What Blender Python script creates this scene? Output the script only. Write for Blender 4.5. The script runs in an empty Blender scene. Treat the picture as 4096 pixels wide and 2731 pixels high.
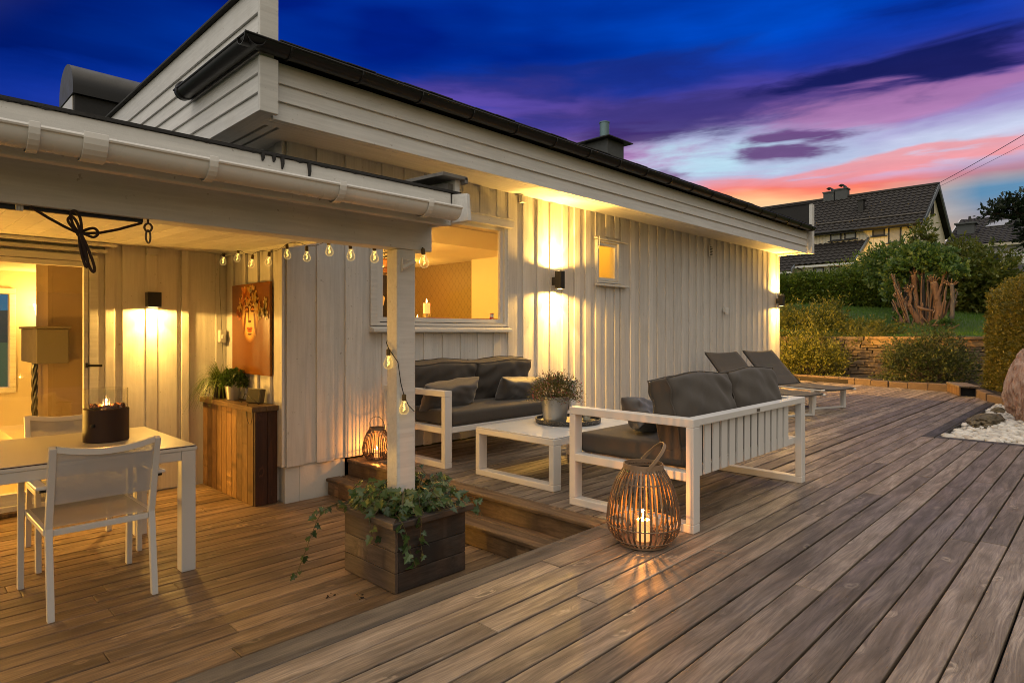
import bpy, bmesh, math, random
import numpy as np
from mathutils import Vector, Matrix
R = math.radians
sc = bpy.context.scene
COL = sc.collection
random.seed(7)
LZ = -0.285                      # lower deck level; upper deck is z = 0

def lin(r, g, b):
    f = lambda c: (c / 255 / 12.92) if c <= 10 else ((c / 255 + .055) / 1.055) ** 2.4
    return (f(r), f(g), f(b), 1)

# ------------------------------------------------------------------ nodes
class NT:
    def __init__(s, tree):
        s.t = tree; s.t.nodes.clear()
    def n(s, typ, props=None, **inp):
        nd = s.t.nodes.new(typ)
        for k, v in (props or {}).items(): setattr(nd, k, v)
        for k, v in inp.items(): s.set(nd, k, v)
        return nd
    def set(s, nd, k, v):
        key = int(k[1:]) if k[0] == '_' and k[1:].isdigit() else k.replace('__', ' ')
        i = nd.inputs[key]
        if isinstance(v, bpy.types.NodeSocket): s.t.links.new(v, i)
        elif isinstance(v, bpy.types.Node): s.t.links.new(v.outputs[0], i)
        else: i.default_value = v
    def m(s, op, a, b=0.0, c=0.0, clamp=False):
        nd = s.n('ShaderNodeMath', {'operation': op, 'use_clamp': clamp}, _0=a, _1=b)
        if op in ('MULTIPLY_ADD',): s.set(nd, '_2', c)
        return nd.outputs[0]
    def vm(s, op, a, b=(0, 0, 0)):
        return s.n('ShaderNodeVectorMath', {'operation': op}, _0=a, _1=b).outputs[0]
    def mix(s, f, a, b, blend='MIX'):
        nd = s.n('ShaderNodeMix', {'data_type': 'RGBA', 'blend_type': blend, 'clamp_factor': True}, _0=f, _6=a, _7=b)
        return nd.outputs[2]
    def ramp(s, f, stops, interp='LINEAR'):
        nd = s.n('ShaderNodeValToRGB', _0=f); e = nd.color_ramp; e.interpolation = interp
        while len(e.elements) < len(stops): e.elements.new(1)
        for el, (p, c) in zip(e.elements, stops):
            el.position = p; el.color = c if len(c) == 4 else (*c, 1)
        return nd.outputs[0]
    def rng(s, v, a, b, c=0., d=1., kind='LINEAR'):
        nd = s.n('ShaderNodeMapRange', {'interpolation_type': kind, 'clamp': True}, _0=v, _1=a, _2=b, _3=c, _4=d)
        return nd.outputs[0]
    def noise(s, vec, scale, detail=3., rough=.5, dist=0.):
        nd = s.n('ShaderNodeTexNoise', Vector=vec, Scale=scale, Detail=detail, Roughness=rough, Distortion=dist)
        return nd.outputs[0]
    def link(s, a, b): s.t.links.new(a, b)

def material(name):
    mt = bpy.data.materials.new(name); mt.use_nodes = True
    return mt, NT(mt.node_tree)
def finish(t, col, rough=.5, metal=0., bump=None, bstr=.2, bdist=.01, **extra):
    p = t.n('ShaderNodeBsdfPrincipled')
    t.set(p, 'Base Color', col); t.set(p, 'Roughness', rough); t.set(p, 'Metallic', metal)
    for k, v in extra.items(): t.set(p, k, v)
    if bump is not None:
        b = t.n('ShaderNodeBump', Strength=bstr, Distance=bdist, Height=bump)
        t.link(b.outputs[0], p.inputs['Normal'])
    o = t.n('ShaderNodeOutputMaterial'); t.link(p.outputs[0], o.inputs[0])
    return p
def c4(c): return c if len(c) == 4 else (*c, 1)

def plain(name, col, rough=.5, metal=0., var=.12, scale=6., bstr=.08, bscale=60., **ex):
    mt, t = material(name)
    co = t.n('ShaderNodeTexCoord').outputs['Object']
    n1 = t.noise(co, scale, 4, .6)
    c = t.mix(n1, c4([x * (1 - var) for x in col[:3]]), c4([min(1, x * (1 + var)) for x in col[:3]]))
    n2 = t.noise(co, bscale, 3, .6)
    finish(t, c, t.rng(n1, .3, .7, max(0, rough - .06), min(1, rough + .06)), metal, n2, bstr, .004, **ex)
    return mt

def wood(name, ca, cb, axis='X', grain=1., knots=True, rough=.62, dark=None, bump=.35, joint=True):
    """weathered boards: grain along axis, knots, each board (mesh island) its own shade and figure"""
    mt, t = material(name)
    co = t.n('ShaderNodeTexCoord').outputs['Object']
    isl = t.n('ShaderNodeNewGeometry').outputs['Random Per Island']
    sep = t.n('ShaderNodeSeparateXYZ', Vector=co)
    a, b, c = {'X': (0, 1, 2), 'Y': (1, 0, 2), 'Z': (2, 0, 1)}[axis]
    off = t.m('MULTIPLY', isl, 37.3)
    al = t.m('ADD', sep.outputs[a], off)
    ac = t.m('ADD', sep.outputs[b], t.m('MULTIPLY', isl, 11.7))
    ad = sep.outputs[c]
    kv = t.n('ShaderNodeCombineXYZ', X=t.m('MULTIPLY', al, 4.6), Y=t.m('MULTIPLY', ac, 8.5), Z=t.m('MULTIPLY', off, 3.))
    kv = t.vm('ADD', kv, t.vm('MULTIPLY', t.n('ShaderNodeTexNoise', Vector=kv, Scale=2.2, Detail=3.).outputs['Color'], (.5, .5, .5)))
    vor = t.n('ShaderNodeTexVoronoi', Vector=kv, Scale=1.0, Randomness=.95)
    vor.voronoi_dimensions = '3D'
    kd = t.m('ADD', vor.outputs['Distance'], t.rng(t.n('ShaderNodeSeparateColor', Color=vor.outputs['Color']).outputs[0], .42, .46, 0, 2))   # only some cells hold a knot
    kn = t.rng(kd, .05, .42, 1, 0, 'SMOOTHSTEP') if knots else 0.0
    core = t.rng(kd, .03, .13, 1, 0, 'SMOOTHSTEP') if knots else 0.0
    wob = t.noise(t.n('ShaderNodeCombineXYZ', X=t.m('MULTIPLY', al, 1.6), Y=t.m('MULTIPLY', ac, 9.), Z=ad), 1., 2, .5)
    gy = t.m('ADD', t.m('MULTIPLY', ac, 110. * grain), t.m('ADD', t.m('MULTIPLY', wob, 9.), t.m('MULTIPLY', kn, 3.5)))
    gv = t.n('ShaderNodeCombineXYZ', X=t.m('MULTIPLY', al, 4.2), Y=gy, Z=t.m('MULTIPLY', ad, 60.))
    g = t.noise(gv, 1., 5, .72)
    lv = t.n('ShaderNodeCombineXYZ', X=t.m('MULTIPLY', al, 1.3), Y=t.m('MULTIPLY', ac, 10.), Z=ad)
    lg = t.noise(lv, 1.4, 4, .6, .6)
    col = t.mix(t.rng(isl, 0, 1), c4(ca), c4(cb))
    col = t.mix(t.rng(g, .38, .60, .0, .85), col, c4([x * .5 for x in ca[:3]]), 'MIX')
    col = t.mix(t.rng(lg, .38, .66, 0, .8), col, c4(dark or [x * .5 for x in cb[:3]]))
    if knots:
        smu = t.m('MULTIPLY', t.rng(kd, .16, .62, 1, 0, 'SMOOTHSTEP'), t.rng(lg, .32, .52))
        col = t.mix(t.m('MULTIPLY', smu, .6), col, c4([x * .42 for x in ca[:3]]))
        halo = t.m('MULTIPLY', t.m('MULTIPLY', t.rng(kd, .09, .14), t.rng(kd, .15, .25, 1, 0)), t.rng(t.noise(gv, .6, 2), .35, .55))
        col = t.mix(t.m('MULTIPLY', halo, .38), col, c4([min(1, x * 1.75) for x in cb[:3]]))
        col = t.mix(t.m('MULTIPLY', core, .7), col, c4([x * .28 for x in ca[:3]]))
    crk = t.noise(t.n('ShaderNodeCombineXYZ', X=t.m('MULTIPLY', al, .9), Y=t.m('MULTIPLY', ac, 34.), Z=3.), 1., 3, .55, .2)
    crl = t.m('MULTIPLY', t.rng(t.m('ABSOLUTE', t.m('SUBTRACT', crk, .5)), .0, .010, 1, 0), t.rng(lg, .45, .6))
    col = t.mix(t.m('MULTIPLY', crl, .8), col, c4([x * .22 for x in ca[:3]]))
    stn = t.noise(co, 3.1, 4, .65, .4)
    col = t.mix(t.rng(stn, .52, .7, 0, .45), col, c4([x * .55 for x in ca[:3]]))
    bri = t.rng(t.m('FRACT', t.m('MULTIPLY', isl, 7.13)), 0, 1, .64, 1.24)
    col = t.mix(1., col, t.n('ShaderNodeCombineXYZ', X=bri, Y=bri, Z=bri), 'MULTIPLY')
    h = t.m('ADD', t.m('SUBTRACT', t.m('MULTIPLY', g, .7), crl), t.m('ADD', t.m('MULTIPLY', lg, .5), t.m('MULTIPLY', kn, .5)))
    finish(t, col, t.rng(lg, .3, .7, rough - .12, rough + .12), 0, h, bump, .006)
    return mt

def painted_wood(name, col, axis='Z', rough=.48, dirt=.25):
    mt, t = material(name)
    co = t.n('ShaderNodeTexCoord').outputs['Object']
    sep = t.n('ShaderNodeSeparateXYZ', Vector=co)
    isl = t.n('ShaderNodeNewGeometry').outputs['Random Per Island']
    sc3 = {'Z': (26, 26, 1.6), 'X': (1.6, 26, 26), 'Y': (26, 1.6, 26)}[axis]
    v = t.vm('MULTIPLY', co, sc3)
    v2 = t.vm('ADD', v, t.n('ShaderNodeCombineXYZ', X=t.m('MULTIPLY', isl, 31), Y=0., Z=t.m('MULTIPLY', isl, 17)).outputs[0])
    g = t.noise(v2, 1.6, 4, .6); blot = t.noise(co, 2.2, 5, .62)
    c = t.mix(t.rng(g, .35, .7, 0, .8), c4(col), c4([x * .80 for x in col[:3]]))
    c = t.mix(t.rng(blot, .52, .75, 0, dirt), c, c4((.42, .39, .34)))
    spk = t.noise(co, 38., 2, .5)
    c = t.mix(t.rng(spk, .71, .77, 0, .55), c, c4((.22, .18, .14)))
    br = t.rng(isl, 0, 1, .84, 1.04)
    c = t.mix(1., c, t.n('ShaderNodeCombineXYZ', X=br, Y=br, Z=br), 'MULTIPLY')
    h = t.m('ADD', t.m('MULTIPLY', g, .6), t.m('MULTIPLY', t.noise(co, 22., 4, .6), .8))
    finish(t, c, t.rng(blot, .3, .7, rough - .08, rough + .1), 0, h, .28, .006)
    return mt

def fabric(name, col, scale=420., rough=.9, sheen=.08, trans=None):
    mt, t = material(name)
    co = t.n('ShaderNodeTexCoord').outputs['Object']
    n1 = t.noise(co, 5., 4, .6); n2 = t.noise(co, scale, 2, .5); n3 = t.noise(co, 22., 3, .5)
    c = t.mix(n1, c4([x * .82 for x in col[:3]]), c4([x * 1.18 for x in col[:3]]))
    c = t.mix(t.rng(n2, .35, .65, 0, .35), c, c4([x * .6 for x in col[:3]]))
    p = finish(t, c, rough, 0, t.m('ADD', n2, t.m('MULTIPLY', n3, 1.2)), .22, .004)
    p.inputs['Sheen Weight'].default_value = sheen
    if trans:
        tr = t.n('ShaderNodeBsdfTransparent', Color=(1, 1, 1, 1))
        mx = t.n('ShaderNodeMixShader', _0=trans, _1=p.outputs[0], _2=tr.outputs[0])
        o = [x for x in t.t.nodes if x.type == 'OUTPUT_MATERIAL'][0]
        t.link(mx.outputs[0], o.inputs[0])
    return mt

def leafmat(name, cols, rough=.5, transl=.42):
    mt, t = material(name)
    isl = t.n('ShaderNodeNewGeometry').outputs['Random Per Island']
    co = t.n('ShaderNodeTexCoord').outputs['Object']
    cl = t.noise(co, 2.6, 3, .6)
    f = t.m('ADD', t.m('MULTIPLY', isl, .6), t.m('MULTIPLY', t.rng(cl, .3, .7), .4))
    c = t.ramp(f, [(i / (len(cols) - 1), c4(x)) for i, x in enumerate(cols)])
    p = t.n('ShaderNodeBsdfPrincipled'); t.set(p, 'Base Color', c); t.set(p, 'Roughness', rough)
    tl = t.n('ShaderNodeBsdfTranslucent', Color=c)
    mx = t.n('ShaderNodeMixShader', _0=transl, _1=p.outputs[0], _2=tl.outputs[0])
    o = t.n('ShaderNodeOutputMaterial'); t.link(mx.outputs[0], o.inputs[0])
    return mt

def glassmat(name, tint=(1, 1, 1), refl=.12, rough=.02, glow=0.):
    mt, t = material(name)
    lw = t.n('ShaderNodeFresnel', IOR=1.45)
    front = t.m('SUBTRACT', 1., t.n('ShaderNodeNewGeometry').outputs['Backfacing'])
    f = t.m('MULTIPLY', t.m('ADD', t.m('MULTIPLY', lw.outputs[0], 1. + refl * 3.), refl * .15), front, 0, True)
    tr = t.n('ShaderNodeBsdfTransparent', Color=c4(tint))
    gl = t.n('ShaderNodeBsdfGlossy', Color=(1, 1, 1, 1), Roughness=rough)
    mx = t.n('ShaderNodeMixShader', _0=f, _1=tr.outputs[0], _2=gl.outputs[0])
    if glow:
        fc = t.n('ShaderNodeLayerWeight', Blend=.35).outputs['Facing']
        em = t.n('ShaderNodeEmission', Color=(1, .66, .2, 1), Strength=t.rng(fc, .1, 1., .03, glow))
        mx = t.n('ShaderNodeAddShader', _0=mx.outputs[0], _1=em.outputs[0])
        try: mt.cycles.emission_sampling = 'NONE'
        except Exception: pass
    o = t.n('ShaderNodeOutputMaterial'); t.link(mx.outputs[0], o.inputs[0])
    return mt

def emit(name, col, st, sample=False):
    mt, t = material(name)
    e = t.n('ShaderNodeEmission', Color=c4(col), Strength=st)
    o = t.n('ShaderNodeOutputMaterial'); t.link(e.outputs[0], o.inputs[0])
    if not sample:
        try: mt.cycles.emission_sampling = 'NONE'
        except Exception: pass
    return mt

# ------------------------------------------------------------------ mesh builder
class MB:
    def __init__(s): s.v = []; s.f = []; s.mi = []; s.cur = 0
    def face(s, idx): s.f.append(tuple(idx)); s.mi.append(s.cur)
    def poly(s, pts):
        b = len(s.v); s.v += [tuple(p) for p in pts]; s.face(range(b, b + len(pts))); return s
    def box(s, x0, x1, y0, y1, z0, z1, M=None):
        b = len(s.v)
        P = [(x0, y0, z0), (x1, y0, z0), (x1, y1, z0), (x0, y1, z0), (x0, y0, z1), (x1, y0, z1), (x1, y1, z1), (x0, y1, z1)]
        if M is not None: P = [tuple(M @ Vector(p)) for p in P]
        s.v += P
        for q in ((0, 3, 2, 1), (4, 5, 6, 7), (0, 1, 5, 4), (1, 2, 6, 5), (2, 3, 7, 6), (3, 0, 4, 7)): s.face([b + i for i in q])
        return s
    def cbox(s, c, size, M=None):
        return s.box(c[0] - size[0] / 2, c[0] + size[0] / 2, c[1] - size[1] / 2, c[1] + size[1] / 2, c[2] - size[2] / 2, c[2] + size[2] / 2, M)
    def prism(s, pts, axis, a, b):
        """polygon pts (2D) extruded along axis from a to b; pts given in the two remaining axes, in order"""
        def mk(p, t): return {'X': (t, p[0], p[1]), 'Y': (p[0], t, p[1]), 'Z': (p[0], p[1], t)}[axis]
        i = len(s.v); n = len(pts)
        s.v += [mk(p, a) for p in pts] + [mk(p, b) for p in pts]
        s.face(list(range(i, i + n))[::-1]); s.face(range(i + n, i + 2 * n))
        for k in range(n): s.face((i + k, i + (k + 1) % n, i + n + (k + 1) % n, i + n + k))
        return s
    def tube(s, path, r, seg=8, cap=True, closed=False):
        path = [Vector(p) for p in path]; n = len(path); base = len(s.v)
        rr = r if hasattr(r, '__len__') else [r] * n
        up = Vector((0, 0, 1)); prev = None
        for i, p in enumerate(path):
            if closed: d = path[(i + 1) % n] - path[i - 1]
            else: d = path[min(i + 1, n - 1)] - path[max(i - 1, 0)]
            if d.length < 1e-9: d = Vector((0, 0, 1))
            d.normalize()
            if prev is None:
                a = d.cross(up)
                if a.length < .05: a = d.cross(Vector((1, 0, 0)))
            else:
                a = prev - d * prev.dot(d)
                if a.length < 1e-6: a = d.orthogonal()
            a.normalize(); prev = a; b = d.cross(a)
            for k in range(seg):
                t = 2 * math.pi * k / seg
                s.v.append(tuple(p + (a * math.cos(t) + b * math.sin(t)) * rr[i]))
        m = n if closed else n - 1
        for i in range(m):
            j = (i + 1) % n
            for k in range(seg):
                s.face((base + i * seg + k, base + i * seg + (k + 1) % seg, base + j * seg + (k + 1) % seg, base + j * seg + k))
        if cap and not closed:
            s.face([base + k for k in range(seg)][::-1]); s.face([base + (n - 1) * seg + k for k in range(seg)])
        return s
    def strip(s, path, nrm, w, th):
        """flat band: rectangular section w across, th thick; nrm(i) = thickness direction"""
        path = [Vector(p) for p in path]; n = len(path); base = len(s.v)
        for i, p in enumerate(path):
            d = (path[min(i + 1, n - 1)] - path[max(i - 1, 0)]).normalized()
            nn = Vector(nrm(i)); nn = (nn - d * nn.dot(d)).normalized(); a = d.cross(nn)
            for (u, v) in ((-1, -1), (1, -1), (1, 1), (-1, 1)): s.v.append(tuple(p + a * (u * w / 2) + nn * (v * th / 2)))
        for i in range(n - 1):
            for k in range(4):
                s.face((base + i * 4 + k, base + i * 4 + (k + 1) % 4, base + i * 4 + 4 + (k + 1) % 4, base + i * 4 + 4 + k))
        s.face([base + k for k in range(4)][::-1]); s.face([base + (n - 1) * 4 + k for k in range(4)])
        return s
    def lathe(s, prof, c=(0, 0, 0), seg=32, M=None):
        base = len(s.v)
        for (r, z) in prof:
            for k in range(seg):
                t = 2 * math.pi * k / seg
                p = Vector((c[0] + r * math.cos(t), c[1] + r * math.sin(t), c[2] + z))
                if M is not None: p = M @ p
                s.v.append(tuple(p))
        for i in range(len(prof) - 1):
            for k in range(seg):
                s.face((base + i * seg + k, base + i * seg + (k + 1) % seg, base + (i + 1) * seg + (k + 1) % seg, base + (i + 1) * seg + k))
        if prof[0][0] > 1e-6: s.face([base + k for k in range(seg)][::-1])
        if prof[-1][0] > 1e-6: s.face([base + (len(prof) - 1) * seg + k for k in range(seg)])
        return s
    def grid(s, fn, nu, nv):
        base = len(s.v)
        for i in range(nu + 1):
            for j in range(nv + 1): s.v.append(tuple(fn(i / nu, j / nv)))
        for i in range(nu):
            for j in range(nv):
                a = base + i * (nv + 1) + j
                s.face((a, a + nv + 1, a + nv + 2, a + 1))
        return s
    def blob(s, c, r, sub=2, jit=.15, sq=(1, 1, 1), seed=0):
        bm = bmesh.new(); bmesh.ops.create_icosphere(bm, subdivisions=sub, radius=1)
        rnd = random.Random(seed); ph = [rnd.uniform(0, 6) for _ in range(6)]
        base = len(s.v); bm.verts.ensure_lookup_table()
        for v in bm.verts:
            x, y, z = v.co
            k = 1 + jit * (math.sin(3 * x + ph[0]) * math.sin(2.5 * y + ph[1]) + .6 * math.sin(5 * z + ph[2]) * math.sin(4 * x + ph[3]))
            s.v.append((c[0] + x * r * k * sq[0], c[1] + y * r * k * sq[1], c[2] + z * r * k * sq[2]))
        for f in bm.faces: s.face([base + v.index for v in f.verts])
        bm.free(); return s

def link(o, parent=None):
    COL.objects.link(o)
    if parent is not None:
        o.parent = parent
    return o
def obj(name, mb, mats, parent=None, bevel=0., seg=2, smooth=False, fixn=True, ang=35):
    me = bpy.data.meshes.new(name)
    if isinstance(mb, MB):
        me.from_pydata(mb.v, [], mb.f)
        if not isinstance(mats, (list, tuple)): mats = [mats]
        for m_ in mats: me.materials.append(m_)
        if len(mats) > 1: me.polygons.foreach_set('material_index', mb.mi)
    me.update()
    if fixn and len(me.polygons) < 60000:
        bm = bmesh.new(); bm.from_mesh(me); bmesh.ops.recalc_face_normals(bm, faces=bm.faces); bm.to_mesh(me); bm.free()
    if smooth:
        me.polygons.foreach_set('use_smooth', [True] * len(me.polygons))
        if smooth == 'auto':
            try: me.set_sharp_from_angle(angle=R(ang))
            except Exception: pass
    o = bpy.data.objects.new(name, me)
    link(o, parent)
    if parent is not None and parent.parent is None:
        o.matrix_parent_inverse = Matrix.Translation(-Vector(parent.location))   # parts are modelled in world space
    if bevel:
        b = o.modifiers.new('bevel', 'BEVEL'); b.width = bevel; b.segments = seg; b.limit_method = 'ANGLE'; b.angle_limit = R(40)
    return o
def tag(o, label=None, cat=None, group=None, kind=None):
    if label: o['label'] = label
    if cat: o['category'] = cat
    if group: o['group'] = group
    if kind: o['kind'] = kind
    return o
def thing(name, label, cat, loc=(0, 0, 0), rotz=0., group=None):
    o = bpy.data.objects.new(name, None); COL.objects.link(o); o.empty_display_size = .1
    o.location = loc; o.rotation_euler = (0, 0, rotz)
    return tag(o, label, cat, group)
def copy_tree(o, parent=None):
    c = o.copy(); COL.objects.link(c)
    if parent is not None: c.parent = parent
    for ch in [x for x in KIDS(o)]: copy_tree(ch, c)
    return c
def KIDS(o): return [x for x in bpy.data.objects if x.parent == o]

def fast_mesh(name, verts, quads, mats, parent=None, tri=False, smooth=False):
    """numpy arrays -> mesh object; quads (n,4) or (n,3)"""
    me = bpy.data.meshes.new(name); k = quads.shape[1]
    me.vertices.add(len(verts)); me.vertices.foreach_set('co', verts.astype(np.float32).ravel())
    me.loops.add(quads.size); me.loops.foreach_set('vertex_index', quads.astype(np.int32).ravel())
    me.polygons.add(len(quads)); me.polygons.foreach_set('loop_start', np.arange(0, quads.size, k, dtype=np.int32))
    me.polygons.foreach_set('loop_total', np.full(len(quads), k, dtype=np.int32))
    me.update(calc_edges=True); me.validate()
    if smooth: me.polygons.foreach_set('use_smooth', [True] * len(me.polygons))
    me.materials.append(mats)
    o = bpy.data.objects.new(name, me); link(o, parent)
    if parent is not None and parent.parent is None: o.matrix_parent_inverse = Matrix.Translation(-Vector(parent.location))
    return o
def leaves(pts, dirs, size, rng, aspect=.5, spread=.8, up=.3, jitter=.35):
    """leaf = bent diamond of 2 quads-as-one folded (two triangles share the midrib) -> returns verts, quads"""
    n = len(pts)
    d = dirs + rng.normal(0, spread, (n, 3)) + np.array([0, 0, up]); d /= np.linalg.norm(d, axis=1)[:, None] + 1e-9
    q = rng.normal(0, 1, (n, 3)); s = np.cross(d, q); s /= np.linalg.norm(s, axis=1)[:, None] + 1e-9
    nr = np.cross(d, s)
    L = size * (1 + rng.uniform(-jitter, jitter, n))[:, None]; W = L * aspect
    a = pts; b = pts + d * L * .5 + s * W * .5 + nr * L * .08; c = pts + d * L; e = pts + d * L * .5 - s * W * .5 + nr * L * .08
    v = np.stack([a, b, c, e], 1).reshape(-1, 3)
    qd = np.arange(4 * n).reshape(-1, 4)
    return v, qd
# ================================================================== camera, sky, light
AH = 0.77403                     # heading of the camera from the house wall direction (X)
FW = (math.cos(AH), math.sin(AH)); RT = (math.sin(AH), -math.cos(AH))
cam = bpy.data.cameras.new('camera'); camo = bpy.data.objects.new('camera', cam); COL.objects.link(camo)
camo.location = (0, 0, 1.12); camo.rotation_euler = (R(90), 0, AH - R(90))
cam.sensor_width = 36; cam.lens = 36 * 2490 / 4096; cam.shift_y = -35.5 / 4096; cam.clip_end = 2000; cam.clip_start = .05
sc.camera = camo
sc.view_settings.view_transform = 'Standard'; sc.view_settings.look = 'None'
sc.view_settings.exposure = .22; sc.view_settings.gamma = 1
sc.cycles.use_denoising = True; sc.cycles.filter_width = .95
sc.cycles.max_bounces = 8; sc.cycles.transparent_max_bounces = 24; sc.cycles.diffuse_bounces = 4
sc.cycles.sample_clamp_indirect = 6; sc.cycles.caustics_reflective = False; sc.cycles.caustics_refractive = False

w = bpy.data.worlds.new('World'); sc.world = w; w.use_nodes = True
t = NT(w.node_tree)
d = t.n('ShaderNodeTexCoord').outputs['Generated']
sp = t.n('ShaderNodeSeparateXYZ', Vector=d)
x, y, z = sp.outputs
cf = t.m('ADD', t.m('MULTIPLY', x, FW[0]), t.m('MULTIPLY', y, FW[1]))
cr = t.m('ADD', t.m('MULTIPLY', x, RT[0]), t.m('MULTIPLY', y, RT[1]))
az = t.m('MULTIPLY', t.m('ARCTAN2', cr, cf), 57.2958)          # compass bearing, degrees
el = t.m('MULTIPLY', t.m('ARCSINE', z), 57.2958)               # height over the horizon, degrees
# the whole layered dusk leans: bands rise towards the left, where the blue comes lower
streak = t.noise(t.n('ShaderNodeCombineXYZ', X=t.m('MULTIPLY', az, .045), Y=t.m('MULTIPLY', el, .24), Z=0.), 1., 4, .55, .35)
big = t.noise(t.n('ShaderNodeCombineXYZ', X=t.m('MULTIPLY', az, .03), Y=t.m('MULTIPLY', el, .09), Z=3.3), 1., 3, .5)
tilt = t.m('MULTIPLY', t.m('MINIMUM', t.m('SUBTRACT', az, 20.), 0.), -.085)
e2 = t.m('ADD', t.m('ADD', el, tilt), t.m('MULTIPLY', t.m('SUBTRACT', streak, .5), 5.))
base = t.ramp(t.rng(e2, 0, 40), [
    (0.00, lin(170, 130, 96)), (.14, lin(214, 176, 124)), (.225, lin(244, 220, 188)), (.27, lin(253, 200, 145)), (.298, lin(250, 122, 104)),
    (.32, lin(222, 168, 196)), (.365, lin(198, 208, 234)), (.41, lin(156, 138, 198)), (.47, lin(96, 76, 164)), (.53, lin(34, 58, 164)), (.62, lin(0, 62, 196)),
    (.80, lin(0, 40, 160)), (1.0, lin(0, 18, 112))])
# blue of the upper sky varies: brighter patches, navy towards the far left
navy = t.mix(t.rng(big, .35, .65), lin(0, 30, 128), lin(0, 84, 216))
navy = t.mix(t.rng(az, -42, -18, .85, 0), navy, lin(0, 14, 88))
base = t.mix(t.rng(e2, 20.5, 24.5), base, navy)
# far right low sky turns teal
base = t.mix(t.m('MULTIPLY', t.rng(az, 29, 37), t.rng(el, 13, 10.5)), base, t.mix(t.rng(el, 5.5, 10), lin(214, 158, 100), lin(96, 142, 178)))
base = t.mix(t.m('MULTIPLY', t.rng(az, -27, -35), t.rng(el, 14, 9)), base, t.mix(t.rng(el, 1, 8), lin(60, 110, 132), lin(8, 66, 128)))
# cloud masses: soft banks placed by bearing and height, their edges torn by streaky noise
wz = t.noise(t.n('ShaderNodeCombineXYZ', X=t.m('MULTIPLY', az, .10), Y=t.m('MULTIPLY', el, .42), Z=1.7), 1., 5, .6, .3)
wy = t.noise(t.n('ShaderNodeCombineXYZ', X=t.m('MULTIPLY', az, .07), Y=t.m('MULTIPLY', el, .5), Z=9.1), 1., 5, .52, .4)
def bank(a0, e0, wa, we, lo=.12, hi=.82, slope=0.):
    da = t.m('DIVIDE', t.m('SUBTRACT', t.m('ADD', az, t.m('MULTIPLY', t.m('SUBTRACT', wz, .5), 22.)), a0), wa)
    de = t.m('DIVIDE', t.m('SUBTRACT', t.m('ADD', el, t.m('ADD', t.m('MULTIPLY', t.m('SUBTRACT', wy, .5), 5.5), t.m('MULTIPLY', t.m('SUBTRACT', az, a0), slope))), e0), we)
    r2 = t.m('ADD', t.m('MULTIPLY', da, da), t.m('MULTIPLY', de, de))
    return t.rng(t.m('POWER', 2.718, t.m('MULTIPLY', r2, -1.)), lo, hi, 0, 1, 'SMOOTHSTEP')
for (a0, e0, wa, we, c_, k_) in (
    (18, 15.0, 13, 2.3, lin(176, 190, 222), .85), (17, 14.8, 7, 1.1, lin(186, 222, 240), .9),
    (-2, 20.3, 14, 1.8, lin(124, 84, 158), .5), (32, 17.4, 12, 1.3, lin(186, 124, 172), .65), (7, 15.6, 9, 1.5, lin(176, 108, 172), .75),
    (5, 22.0, 15, 1.6, lin(26, 42, 120), .7), (14, 18.8, 15, 2.0, lin(56, 50, 116), .8), (31, 19.9, 10, 1.6, lin(16, 26, 88), .95), (11, 17.0, 8, 1.0, lin(58, 38, 104), .85),
    (25, 15.8, 5, .8, lin(98, 54, 118), .9), (8.5, 13.7, 6, 1.0, lin(120, 62, 128), .85), (39, 24.0, 8, 1.6, lin(8, 28, 108), .55),
    (30, 12.9, 13, .7, lin(246, 140, 136), .7)):
    base = t.mix(t.m('MULTIPLY', bank(a0, e0, wa, we), k_), base, c_)
fine = t.noise(t.n('ShaderNodeCombineXYZ', X=t.m('MULTIPLY', az, .16), Y=t.m('MULTIPLY', el, .9), Z=4.), 1., 6, .65, .4)
base = t.mix(1., base, t.ramp(fine, [(.25, (.78, .78, .81, 1)), (.5, (.87, .87, .87, 1)), (.78, (1.0, .97, .97, 1))]), 'MULTIPLY')
# behind the terrace and overhead: pale evening cloud, which is what lights the near deck
sky = t.n('ShaderNodeTexSky', {'sky_type': 'NISHITA', 'sun_disc': False})
sky.sun_elevation = R(4); sky.sun_rotation = R(200); sky.altitude = 100
pale = t.mix(.12, (.90, .80, .67, 1), sky.outputs[0])
ang = t.m('ADD', t.m('MULTIPLY', cf, .93), t.m('MULTIPLY', z, -.36))
back = t.rng(ang, .56, .18, 0, 1, 'SMOOTHSTEP')
# brightest over the open garden to the left and overhead, dim towards the street side
side = t.m('MULTIPLY', t.rng(x, -.9, .5, 1.25, .72), t.rng(z, 0, .9, t.rng(x, -.97, -.35, .95, .06), 1.95))
pale = t.mix(1., pale, t.n('ShaderNodeCombineXYZ', X=side, Y=side, Z=side), 'MULTIPLY')
pale = t.mix(1., pale, (.58, .58, .58, 1), 'MULTIPLY')
col = t.mix(back, base, pale)
bg = t.n('ShaderNodeBackground', Color=col, Strength=1.0)
t.link(bg.outputs[0], t.n('ShaderNodeOutputWorld').inputs[0])

sun = bpy.data.lights.new('sun', 'SUN'); sun.energy = .55; sun.angle = R(60); sun.color = (1, .85, .66)
suno = bpy.data.objects.new('sun', sun); COL.objects.link(suno); suno.rotation_euler = (R(14), 0, R(-60))

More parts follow.
